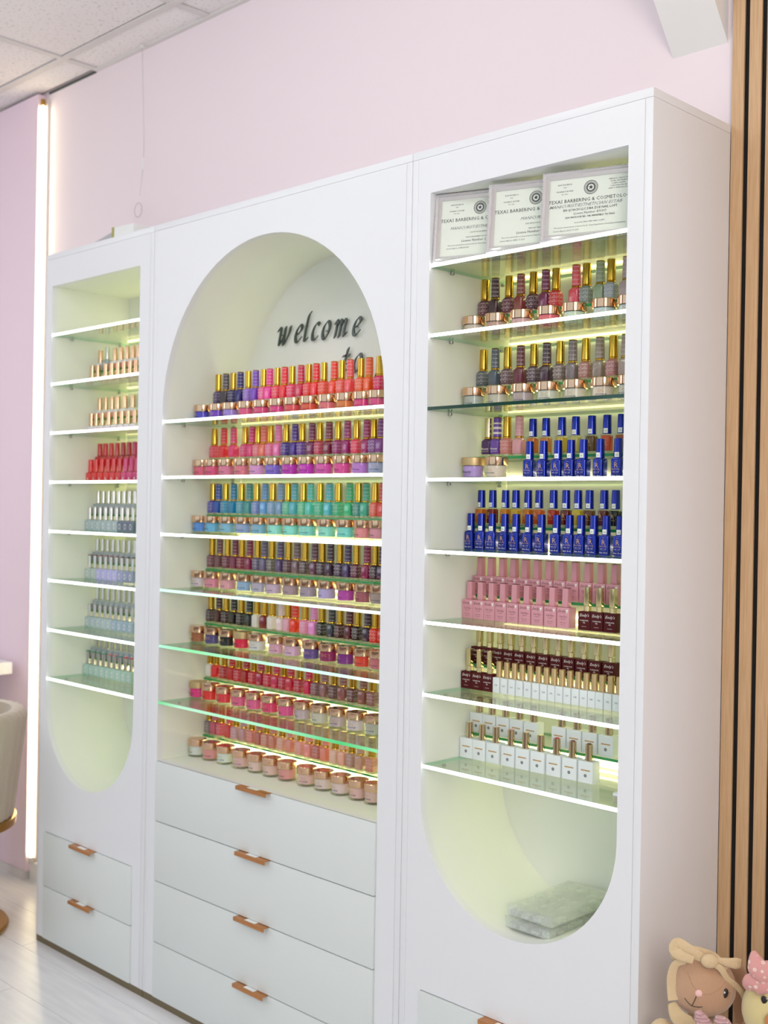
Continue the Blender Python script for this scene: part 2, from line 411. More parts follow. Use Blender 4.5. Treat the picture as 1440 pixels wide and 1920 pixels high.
labels = dict(L='narrow white display cabinet on the left with oval opening and two drawers',
              C='wide white arched display cabinet in the middle with four drawers',
              R='narrow white display cabinet on the right holding framed certificates and polish')
for key, c in CAB.items():
    x0, x1 = c['x0'], c['x1']
    t = thing('display_cabinet', labels[key], 'cabinet', ((x0 + x1) / 2, 0, 0)); ox = (x0 + x1) / 2
    def P(name, me, par=t): return link(name, me, par, (-ox if par is t else 0, 0, 0))
    P('side_panel', boxme('side_panel', x0, x0 + .016, 0, D, .019, H - .0165, M['white'], .0005))
    P('side_panel', boxme('side_panel', x1 - .016, x1, 0, D, .019, H - .0165, M['white'], .0005))
    P('top_panel', boxme('top_panel', x0, x1, 0, D, H - .016, H, M['white'], .0006))
    P('plinth', boxme('plinth', x0, x1, .001, D, 0, .0188, M['bronze']))
    # face panel with the cut-out
    fx0, fx1, fz1 = x0 + .0166, x1 - .0166, H - .0166
    fz0 = c['dr'][0][0] + .0015
    inn = outline(c)
    if key == 'C':      # open at the bottom above the drawers
        inn = [(p[0], max(p[1], c['zb'])) for p in inn]
    bm = bmesh.new()
    out = [(fx0, fz0), (fx1, fz0), (fx1, fz1), (fx0, fz1)]
    if key == 'C':
        # strips left and right of the drawers included; deck sill below opening is the drawer stack top
        out = [(fx0, .0195), (c['o0'], .0195)] + [(c['o0'], c['zb'])] + [p for p in inn[2:]][::-1] + [(c['o1'], c['zb']), (c['o1'], .0195), (fx1, .0195), (fx1, fz1), (fx0, fz1)]
        seen = []; 
        for p in out:
            if not seen or (abs(p[0] - seen[-1][0]) + abs(p[1] - seen[-1][1])) > 1e-5: seen.append(p)
        loops = [seen]
    else:
        out = [(fx0, .0195), (c['dx0'] if 'dx0' in c else fx0 + .028, .0195)]
        dx0 = c['o0'] + .008; dx1 = c['o1'] + .008
        out = [(fx0, .0195), (dx0, .0195), (dx0, fz0), (dx1, fz0), (dx1, .0195), (fx1, .0195), (fx1, fz1), (fx0, fz1)]
        c['dx'] = (dx0, dx1); loops = [out, inn]
    es = []
    for lp in loops:
        vs = [bm.verts.new((p[0], 0, p[1])) for p in lp]
        es += [bm.edges.new((vs[i], vs[(i + 1) % len(vs)])) for i in range(len(vs))]
    bmesh.ops.triangle_fill(bm, use_beauty=True, edges=es)
    if loops and len(loops) == 2:
        # drop any faces filled inside the opening
        def inside(x, z):
            cx = (c['o0'] + c['o1']) / 2; r = (c['o1'] - c['o0']) / 2
            return (c['o0'] < x < c['o1'] and c['zb'] < z < c['zt']) or (z <= c['zb'] and (x - cx) ** 2 + (z - c['zb']) ** 2 < (r * .998) ** 2)
        kill = [f for f in bm.faces if inside(f.calc_center_median().x, f.calc_center_median().z)]
        bmesh.ops.delete(bm, geom=kill, context='FACES')
    r = bmesh.ops.extrude_face_region(bm, geom=list(bm.faces))
    for v in [g for g in r['geom'] if isinstance(g, bmesh.types.BMVert)]: v.co.y = TY
    P('face_panel', mesh_bm('face_panel', bm, M['white'], 30))
    if key == 'C': c['dx'] = (c['o0'] + .0015, c['o1'] - .0005)
    # recess liner: the opening carried back as a tunnel, closed by a back panel
    a = outline(c, 0.0); b = outline(c, .008); yb = D - .006
    bm = bmesh.new(); V = [[bm.verts.new((p[0], y, p[1])) for p in L] for L, y in ((a, TY), (a, yb), (b, yb), (b, TY))]
    n = len(a)
    for k in range(4):
        A, B = V[k], V[(k + 1) % 4]
        for i in range(n): bm.faces.new((A[i], A[(i + 1) % n], B[(i + 1) % n], B[i]))
    P('recess_liner', mesh_bm('recess_liner', bm, M['liner'], 30))
    bm = bmesh.new(); lo = outline(c, .008)
    f = [bm.verts.new((p[0], yb, p[1])) for p in lo]; g = [bm.verts.new((p[0], D, p[1])) for p in lo]
    bm.faces.new(f); bm.faces.new(g[::-1])
    for i in range(n): bm.faces.new((f[i], f[(i + 1) % n], g[(i + 1) % n], g[i]))
    P('back_panel', mesh_bm('back_panel', bm, M['liner'], 30))
    # warm strips along the back wall, one behind every riser
    lv = c['sh'] + ([c['zb'] - .0035] if key == 'C' else [])
    for i, z in enumerate(lv):
        zz = z + .0035
        P('back_light', boxme('back_light', c['o0'] + .004, c['o1'] - .004, yb - .006, yb - .001, zz + .006, zz + .0095, M['led_back_low'] if (key == 'C' and i >= 5) or (key == 'R' and i >= 6) else M['led_back']))
    # drawers
    for i, (z1, z0) in enumerate(c['dr']):
        a_, b_ = c['dx']; pr = -.0055 if i == 0 else -.005
        if key == 'C': a_, b_ = a_, b_
        dx = (a_ + b_) / 2
        dr = link('drawer', boxme('drawer', a_ + .0005 - dx, b_ - .0005 - dx, pr, .2, z0, z1 - .0006, M['drawer'], .0014), t, (dx - ox, 0, 0))
        hx = {'C': -1.0545, 'L': -1.816, 'R': -.2875}[key] - dx
        bm = bmesh.new(); zt = z1 - .0006
        box(bm, hx - .057, hx + .057, -.020, .010, zt + .0001, zt + .0016, .0004)
        box(bm, hx - .057, hx + .057, -.0215, -.0195, zt - .0075, zt + .0016, .0006)
        link('handle', mesh_bm('handle', bm, M['copper']), dr)
        link('name_sticker', boxme('name_sticker', hx - .02, hx + .018, -.0165, -.0045, zt + .0017, zt + .0021, M['sticker']), dr)
    if key == 'C':
        P('display_deck', boxme('display_deck', c['o0'] + .0004, c['o1'] - .0004, -.003, yb - .0002, c['zb'] - .0004, c['zb'] - .00005, M['white']))

# ------------------------------------------------------------------ glass shelves and risers
ORD = ['', 'top', 'second', 'third', 'fourth', 'fifth', 'sixth', 'seventh', 'eighth']
CONT = {'R1': 'three framed certificates', 'R2': 'red and grey polish', 'R3': 'taupe and mauve polish', 'R4': 'two jars and blue bottles',
        'R5': 'a full row of blue bottles', 'R6': 'pink square bottles', 'R7': 'dark red and slim white bottles', 'R8': 'wide white bottles',
        'C1': 'purple to orange polish', 'C2': 'pink to violet polish', 'C3': 'blue and teal polish', 'C4': 'mauve and plum polish',
        'C5': 'black and pale polish', 'C6': 'crimson polish and pink jars', 'L1': 'nothing', 'L2': 'a few copper-capped bottles',
        'L3': 'pink copper-capped bottles', 'L4': 'red bottles', 'L5': 'grey and navy bottles', 'L6': 'lilac bottles', 'L7': 'pale grey bottles', 'L8': 'green-topped bottles',
        'C7': 'nude polish'}
def glass_me(w, y0, y1, th, side, front=None):
    bm = bmesh.new(); fs = box(bm, -w / 2, w / 2, y0, y1, -th, 0)
    for f in fs:
        c_ = f.calc_center_median()
        if abs(abs(c_.x) - w / 2) < 1e-5: f.material_index = 1
        elif abs(c_.y - y0) < 1e-5: f.material_index = 2
        elif abs(c_.y - y1) < 1e-5: f.material_index = 1
    return mesh_bm('glass_panel', bm, [M['shelf'], side, front or side], 20)
pin = ringsolid([(-.0135, .008, .008, 2), (-.0125, .0095, .0095, 2), (-.009, .0095, .0095, 2), (-.0085, .006, .006, 2), (-.0072, .006, .006, 2)], M['steel'], 'shelf_pin', 12)
cache = {}
for key, c in CAB.items():
    wd = c['o1'] - c['o0'] - .002; mx = (c['o0'] + c['o1']) / 2
    for i, z in enumerate(c['sh']):
        k = '%s%d' % (key, i + 1); zt = z + .0034
        t = thing('glass_shelf', '%s glass shelf of the %s cabinet, carrying %s' % (ORD[i + 1], CNAME[key], CONT[k]), 'shelf', (mx, 0, zt))
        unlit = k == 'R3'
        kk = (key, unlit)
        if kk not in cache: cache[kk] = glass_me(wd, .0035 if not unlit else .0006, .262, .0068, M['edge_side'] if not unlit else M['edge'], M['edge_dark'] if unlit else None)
        link('glass_panel', cache[kk], t)
        if not unlit:
            mt = {'C5': M['led_green1'], 'C6': M['led_green2'], 'C4': M['led_pale']}.get(k, M['led'])
            link('light_strip', boxme('light_strip', -wd / 2, wd / 2, 0, .0032, -.0068, 0, mt, .0006), t)
        for sx in (-1, 1):
            for y in (.064, .231): link('shelf_pin', pin, t, (sx * (wd / 2 - .006), y, 0))
    lv = list(enumerate(c['sh'])) + ([(6, c['zb'] - .0035)] if key == 'C' else [])
    for i, z in lv:
        k = '%s%d' % (key, i + 1)
        if k in ('R1', 'L1'): continue
        zt = z + .0034 + .050 if not (key == 'C' and i == 6) else c['zb'] + .050
        t = thing('riser_shelf', 'green-edged glass riser under the back row of %s, %s cabinet' % (CONT[k], CNAME[key]), 'riser', (mx, 0, zt))
        if (key, 'r') not in cache: cache[(key, 'r')] = glass_me(wd, .147, .262, .0055, M['edge'])
        gp = link('glass_panel', cache[(key, 'r')], t)
        if k == 'C1': gp.scale = (.988, 1, 1)
        for sx in (-1, 1):
            for y in (.165, .24): link('shelf_pin', pin, t, (sx * (wd / 2 - .006), y, .0015))

# ------------------------------------------------------------------ the bottles and jars
W_ = .0215
def rows_text(tx, w, z0, dz, n, size, xs=.9):
    out = []
    for i in range(n):
        out.append((tx if i % 2 == 0 else '099  ..  DND', 0, z0 - i * dz, size if i % 2 == 0 else size * .62, 'CENTER', .01))
    return out
def T(name, lines, mt, y, bend=None, shear=0, xs=1.0):
    me = text_me(name, lines, mt, bend, shear, xs)
    if not bend:
        for v in me.vertices: v.co.y = y
    return me
K = {}
mb = ringsolid([(.0048, W_ - .001, W_ - .001, 5), (.0062, W_, W_, 6), (.031, W_, W_, 6), (.0338, W_ - .003, W_ - .003, 4), (.0362, .0150, .0150, 2.2)], M['wrap'], 'body', 28)
mbl = mb.copy(); mbl.materials.clear(); mbl.materials.append(M['lacquer'])
gb = ringsolid([(0, W_ - .0015, W_ - .0015, 5), (.0012, W_, W_, 6), (.0060, W_, W_, 6)], M['base'], 'glass_base', 28)
gb2 = ringsolid([(0, W_ - .0015, W_ - .0015, 5), (.0010, W_, W_, 6), (.0047, W_ - .0002, W_ - .0002, 6)], M['base'], 'glass_base', 28)
nr = cyl(.0086, .0082, .0360, .0392, M['gold'], 'neck_ring', 20, .0008)
gc = cyl(.0081, .0076, .0394, .0800, M['gold'], 'cap', 24, .0016)
wc = cyl(.0083, .0077, .0394, .0786, M['wrap'], 'cap', 24, .0012)
tr_ = cyl(.0078, .0076, .0787, .0802, M['gold'], 'cap_top', 24, .0008)
row = rows_text('DC 099 DC', W_, .0282, .00385, 6, .0044)
lt1 = T('a', row, M['inkwhite'], -W_ / 2 - .00015, xs=.84)
lt2 = T('b', row, M['inkwhite'], -W_ / 2 - .00015, xs=.84)
letG = joinme('lettering', [(lt1, Matrix.Identity(4)), (lt2, Matrix.Rotation(PI / 2, 4, 'Z'))])
row2 = [('DC 099 DC 099', 0, .0740 - i * .0041, .0039, 'CENTER', .01) if i % 2 == 0 else ('. .. -', 0, .0740 - i * .0041, .0036, 'CENTER', .03) for i in range(9)]
letW = text_me('lettering', row2, M['inkwhite'], bend=.00842, xs=.88)
K['G'] = [('body', mb, 1), ('glass_base', gb2, 0), ('neck_ring', nr, 0), ('cap', gc, 0), ('lettering', letG, 0)]
K['W'] = [('body', mbl, 1), ('glass_base', gb2, 0), ('neck_ring', nr, 0), ('cap', wc, 1), ('cap_top', tr_, 0), ('lettering', letW, 0)]
K['D'] = [('body', mbl, 1), ('glass_base', gb2, 0), ('neck_ring', nr, 0), ('cap', gc, 0)]
bigtx = T('lettering', [('Beauty', 0, .014, .006, 'CENTER', .01), ('GEL POLISH', 0, .0095, .003, 'CENTER', 0)], M['inkwhite'], -W_ / 2 - .00015)
pgc = cyl(.0079, .0074, .0394, .0790, M['palegold'], 'cap', 24, .0016)
K['T'] = [('body', mbl, 1), ('glass_base', gb2, 0), ('neck_ring', nr, 0), ('cap', pgc, 0), ('lettering', bigtx, 0)]
st = joinme('cap_band', [(cyl(.00845, .0084, .0455, .0495, M['inkwhite']), Matrix.Identity(4)), (cyl(.0082, .00815, .0555, .0600, M['inkwhite']), Matrix.Identity(4)), (cyl(.0081, .0080, .0655, .0685, M['inkwhite']), Matrix.Identity(4))])
K['H'] = [('body', mbl, 1), ('glass_base', gb2, 0), ('neck_ring', nr, 0), ('cap', wc, 1), ('cap_band', st, 0), ('cap_top', tr_, 0), ('lettering', bigtx, 0)]
# powder jars
jr = .0226
gj = ringsolid([(0, 2 * jr - .004, 2 * jr - .004, 2), (.0012, 2 * jr - .0008, 2 * jr - .0008, 2), (.003, 2 * jr, 2 * jr, 2), (.0268, 2 * jr, 2 * jr, 2)], M['jar'], 'glass_jar', 32)
pw = ringsolid([(.0050, .0375, .0375, 2), (.0062, .0385, .0385, 2), (.0262, .0385, .0385, 2)], M['powder'], 'powder', 32)
jl = ringsolid([(.0270, 2 * jr, 2 * jr, 2), (.0276, 2 * jr + .0003, 2 * jr + .0003, 2), (.0418, 2 * jr + .0003, 2 * jr + .0003, 2), (.0430, 2 * jr - .0016, 2 * jr - .0016, 2)], M['rosegold'], 'lid', 40)
jl2 = jl.copy(); jl2.materials.clear(); jl2.materials.append(M['mattegold'])
tj = joinme('lettering', [(text_me('x', [('DC', 0, .0158, .0085, 'CENTER', 0)], M['inkgold'], bend=jr + .0002), Matrix.Identity(4)),
                          (text_me('x', [('DIP POWDER', 0, .0105, .0036, 'CENTER', .02), ('1.6 oz', 0, .0068, .0022, 'CENTER', 0)], M['inkdark'], bend=jr + .0002), Matrix.Identity(4))])
tj2 = joinme('lettering', [(text_me('x', [('Beauty', 0, .012, .008, 'CENTER', .01), ('DIP POWDER', 0, .0075, .0026, 'CENTER', 0)], M['inkdark'], bend=jr + .0002), Matrix.Identity(4))])
K['J'] = [('glass_jar', gj, 0), ('powder', pw, 1), ('lid', jl, 0), ('lettering', tj, 0)]
K['M'] = [('glass_jar', gj, 0), ('powder', pw, 1), ('lid', jl2, 0), ('lettering', tj2, 0)]
# blue bottles
bw = .0232
bb = ringsolid([(0, bw - .001, bw - .001, 4.2), (.001, bw, bw, 4.6), (.0365, bw, bw, 4.6), (.0385, bw - .002, bw - .002, 4), (.0388, .016, .016, 2)], M['blue'], 'body', 32)
bc = cyl(.0087, .0080, .0390, .0765, M['bluecap'], 'cap', 24, .001)
stk = text_me('x', [('128', 0, .0436, .0034, 'CENTER', .0)], M['inkdark'], bend=.00885)
sb = bmesh.new(); prev = None
for i in range(7):
    a = -.55 + i * 1.1 / 6; p = (.00875 * math.sin(a), -.00875 * math.cos(a))
    q = [sb.verts.new((p[0], p[1], z)) for z in (.0405, .0500)]
    if prev: sb.faces.new((prev[0], q[0], q[1], prev[1]))
    prev = q
stk2 = mesh_bm('s', sb, M['sticker']); sticker = joinme('number_sticker', [(stk2, Matrix.Identity(4)), (stk, Matrix.Identity(4))])
tR = joinme('lettering', [(T('x', [('R', 0, .0205, .0145, 'CENTER', .0), ('ROYAL', 0, .0158, .0048, 'CENTER', 0), ('\u2022 \u2022 \u2022', 0, .0325, .0030, 'CENTER', .05)], M['inkgold'], -bw / 2 - .0002), Matrix.Identity(4)),
                          (T('x', [('BASE   COAT', 0, .0118, .0022, 'CENTER', .01), ('---------------------', 0, .0095, .0018, 'CENTER', .01), ('15ml  .50 oz', 0, .0042, .0034, 'CENTER', .02)], M['inkwhite'], -bw / 2 - .0002), Matrix.Identity(4))])
K['B'] = [('body', bb, 0), ('cap', bc, 0), ('number_sticker', sticker, 0), ('lettering', tR, 0)]
ab = ringsolid([(.0062, bw - .003, bw - .003, 4), (.0345, bw - .003, bw - .003, 4), (.0365, bw - .006, bw - .006, 3)], M['amber'], 'gel', 28)
ag = ringsolid([(0, bw - .001, bw - .001, 4.2), (.001, bw, bw, 4.6), (.0365, bw, bw, 4.6), (.0385, bw - .002, bw - .002, 4), (.0388, .016, .016, 2)], M['jar'], 'glass_bottle', 28)
ags = ringsolid([(.0005, bw - .0012, bw - .0012, 4.4), (.0058, bw - .0012, bw - .0012, 4.4)], M['base'], 'glass_base', 28)
tA = T('lettering', [('R', 0, .0205, .0125, 'CENTER', 0), ('ROYAL', 0, .0158, .0042, 'CENTER', 0)], M['inkgold'], -bw / 2 - .0002)
K['A'] = [('glass_bottle', ag, 0), ('gel', ab, 1), ('glass_base', ags, 0), ('cap', bc, 0), ('number_sticker', sticker, 0), ('lettering', tA, 0)]
# square-bodied bottles
def sq(w, d, h, mt, name='body', bev=.0009): return boxme(name, -w / 2, w / 2, -d / 2, d / 2, 0, h, mt, bev)
pc = ringsolid([(.0403, .0140, .0140, 7), (.0412, .0148, .0148, 8), (.0780, .0132, .0132, 8)], M['pinkbox'], 'cap', 24)
pt = ringsolid([(.0781, .0132, .0132, 8), (.0792, .0130, .0130, 8)], M['inkred'], 'cap_top', 24)
tP = joinme('lettering', [(T('x', [("Emily's", -.0015, .0305, .0082, 'CENTER', 0)], M['inkred'], -.01165, shear=.35), Matrix.Identity(4)),
                          (T('x', [('Cat Eye', 0, .0205, .0062, 'CENTER', 0), ('collection', 0, .0165, .0030, 'CENTER', 0), ('GEL POLISH', 0, .0095, .0026, 'CENTER', 0), ('15ml 0.5oz', 0, .0055, .0024, 'CENTER', 0)], M['inkred'], -.01165), Matrix.Identity(4))])
emb = ringsolid([(.0300, .0022, .0012, 3), (.0335, .0026, .0012, 3), (.0337, .0052, .0014, 2.5), (.0362, .0050, .0014, 2.5)], M['sticker'], 'emblem', 12, center=(.0092, -.01165))
K['P'] = [('body', sq(.0292, .023, .0400, M['pinkbox']), 0), ('cap', pc, 0), ('cap_top', pt, 0), ('lettering', tP, 0), ('emblem', emb, 0)]
er = cyl(.0074, .0070, .0362, .0470, M['palegold'], 'neck_ring', 20, .001)
ec = ringsolid([(.0471, .0118, .0118, 5), (.0480, .0122, .0122, 7), (.0835, .0116, .0116, 7)], M['palegold'], 'cap', 24)
tE = joinme('lettering', [(T('x', [("Emily's", 0, .0262, .0080, 'CENTER', .0)], M['inkwhite'], -.01165, shear=.35), Matrix.Identity(4)),
                          (T('x', [('CORRECTIVE', 0, .0175, .0034, 'CENTER', .01), ('GEL', 0, .0135, .0034, 'CENTER', .01), ('15ml 0.5oz', 0, .0062, .0024, 'CENTER', 0)], M['inkwhite'], -.01165), Matrix.Identity(4))])
K['E'] = [('body', sq(.0280, .023, .0360, M['darkred'], bev=.0007), 0), ('neck_ring', er, 0), ('cap', ec, 0), ('lettering', tE, 0)]
nc = cyl(.0073, .0068, .0322, .0650, M['mattegold'], 'cap', 20, .001)
bodyN = sq(.0172, .024, .0320, M['whitebox'], bev=.0014)
numme = {}
for n in range(128, 144): numme[str(n)] = T('number', [(str(n), 0, .0145, .0052, 'CENTER', 0)], M['inkdark'], -.01215)
K['N'] = [('body', bodyN, 0), ('cap', nc, 0)]
vc = cyl(.0079, .0071, .0422, .0745, M['champagne'], 'cap', 22, .001)
vd = cyl(.0045, .0038, .0745, .0756, M['matte'], 'colour_dot', 16)
vb = boxme('gold_bar', -.0105, .0105, -.01225, -.01195, .0235, .0260, M['inkgold'])
ve = ringsolid([(-.00015, .0068, .0068, 2), (.0001, .0068, .0068, 2)], M['inkgrey'], 'emblem', 16)
for v in ve.vertices: v.co = Vector((v.co.x, -.0121 + v.co.z, .0145 + v.co.y))
tV = T('lettering', [('WHITE', 0, .0325, .0028, 'CENTER', 0), ('GEL', 0, .0135, .0028, 'CENTER', .02)], M['inkwhite'], -.0123)
K['V'] = [('body', sq(.0342, .024, .0420, M['whitebox'], bev=.0010), 0), ('cap', vc, 0), ('colour_dot', vd, 1), ('gold_bar', vb, 0), ('emblem', ve, 0)]
kb1 = ringsolid([(0, .026, .021, 6), (.001, .027, .022, 7), (.0170, .027, .022, 7)], M['lacquer'], 'body', 24)
kb2 = ringsolid([(.0172, .027, .022, 7), (.0225, .0265, .0215, 6), (.0250, .016, .015, 2.4)], M['whitebox'], 'shoulder', 24)
kc = cyl(.0077, .0070, .0252, .0635, M['coppercap'], 'cap', 20, .001)
K['K'] = [('body', kb1, 1), ('shoulder', kb2, 0), ('cap', kc, 0)]
qb = ringsolid([(0, .0265, .021, 6), (.001, .0272, .022, 7), (.0280, .0272, .022, 7), (.0305, .014, .014, 2.4)], M['lacquer'], 'body', 24)
qc = cyl(.0082, .0074, .0307, .0690, M['lacquer'], 'cap', 20, .001)
qe = joinme('print', [(T('x', [('A', 0, .006, .012, 'CENTER', .02)], M['inkwhite'], -.01115), Matrix.Identity(4))])
K['Q'] = [('body', qb, 1), ('cap', qc, 1), ('print', qe, 0)]
sbm = ringsolid([(0, .0270, .021, 6), (.001, .0280, .022, 7), (.0300, .0280, .022, 7), (.0325, .014, .014, 2.4)], M['lacquer'], 'body', 24)
sc = cyl(.0070, .0065, .0327, .0700, M['silver'], 'cap', 20, .001)
stp = cyl(.0068, .0066, .0701, .0722, M['matte'], 'cap_top', 20)
ov = bmesh.new(); rr = []
for s_ in (1, .72):
    rr.append([ov.verts.new((.0055 * s_ * math.cos(2 * PI * i / 20), -.01118, .0145 + .0085 * s_ * math.sin(2 * PI * i / 20))) for i in range(20)])
for i in range(20): ov.faces.new((rr[0][i], rr[0][(i + 1) % 20], rr[1][(i + 1) % 20], rr[1][i]))
ovm = mesh_bm('oval_print', ov, M['inkwhite'])
K['S'] = [('body', sbm, 1), ('cap', sc, 0), ('oval_print', ovm, 0)]

PAL = {'black': '16161a', 'charcoal': '33333c', 'slate': '555e6c', 'grey': '9a9a9c', 'pale grey': 'bcbfc2', 'white': 'dcd8d8', 'navy': '1c1c60', 'indigo': '3c2c90',
       'blue': '2858b0', 'sky blue': '78b0e4', 'periwinkle': '8c9cd8', 'teal': '3c9090', 'aqua': '80ccd0', 'seafoam': '50b090', 'green': '30a878', 'sage': '7f8f76',
       'purple': '6038a8', 'plum': '58205a', 'violet': '902ca0', 'lavender': 'a890d0', 'orchid': 'dc88cc', 'magenta': 'd83c94', 'hot pink': 'f84c9c', 'pink': 'e088a8',
       'pale pink': 'dcb8c0', 'coral': 'f06860', 'salmon': 'd88478', 'orange': 'f08040', 'burnt orange': 'd85820', 'red': 'd02028', 'crimson': 'b81840', 'dark red': '8c1420',
       'wine': '701c44', 'maroon': '48141c', 'brown': '7a5040', 'dark brown': '3a2828', 'mauve': '906878', 'dusty mauve': 'a89098', 'taupe': '9c9088', 'beige': 'd0b8a0',
       'amber': 'e09830', 'yellow': 'dcc040', 'olive': '7a6a30'}
def cname(h):
    c = [int(h[i:i+2], 16) for i in (0, 2, 4)]; best = None
    for n, p in PAL.items():
        q = [int(p[i:i+2], 16) for i in (0, 2, 4)]; d_ = sum((a - b) ** 2 * w for a, b, w in zip(c, q, (1.0, 1.3, .9)))
        if best is None or d_ < best[0]: best = (d_, n)
    return best[1]
PH = dict(G=('gold_cap_bottle', '{} gold-capped bottle', 'bottle', 'gold-capped polish bottles'), W=('patterned_cap_bottle', '{} printed-cap bottle', 'bottle', 'polish bottles with printed caps'),
          D=('plain_gold_cap_bottle', '{} plain gold-capped bottle', 'bottle', 'plain gold-capped bottles'), T=('pale_gold_cap_bottle', '{} pale-gold-capped bottle', 'bottle', None),
          H=('striped_cap_bottle', '{} striped-cap bottle', 'bottle', None), J=('powder_jar', '{} powder jar', 'jar', 'rose-gold-lidded powder jars'),
          M=('matte_lid_jar', '{} matte-lidded powder jar', 'jar', None), B=('blue_bottle', 'metallic blue bottle', 'bottle', 'metallic blue bottles'),
          A=('tinted_gel_bottle', '{} blue-capped gel bottle', 'bottle', 'clear gel bottles with blue caps'), P=('pink_square_bottle', 'square pink bottle', 'bottle', 'square pink bottles'),
          E=('dark_red_bottle', 'square dark red bottle', 'bottle', 'square dark red bottles'), N=('slim_white_bottle', 'slim white bottle numbered {}', 'bottle', 'slim numbered white bottles'),
          V=('wide_white_bottle', 'wide white bottle', 'bottle', 'wide white bottles'), K=('copper_cap_bottle', '{} copper-capped bottle', 'bottle', 'small copper-capped bottles'),
          Q=('red_bottle', '{} bottle, same-colour cap', 'bottle', 'red and magenta bottles'), S=('silver_cap_bottle', '{} silver-capped bottle', 'bottle', 'silver-capped bottles'))
NUM = ['first', 'second', 'third', 'fourth', 'fifth', 'sixth', 'seventh', 'eighth', 'ninth', 'tenth', 'eleventh', 'twelfth', 'thirteenth', 'fourteenth', 'fifteenth',
       'sixteenth', 'seventeenth', 'eighteenth', 'nineteenth', 'twentieth', 'twenty-first', 'twenty-second']
SN = ['', 'one', 'two', 'three', 'four', 'five', 'six', 'seven', 'eight']
JIT = dict(G=.10, W=.10, D=.1, T=.1, H=.1, J=.35, M=.2, B=.16, A=.16, P=0, E=0, N=0, V=0, K=.03, Q=.02, S=0)
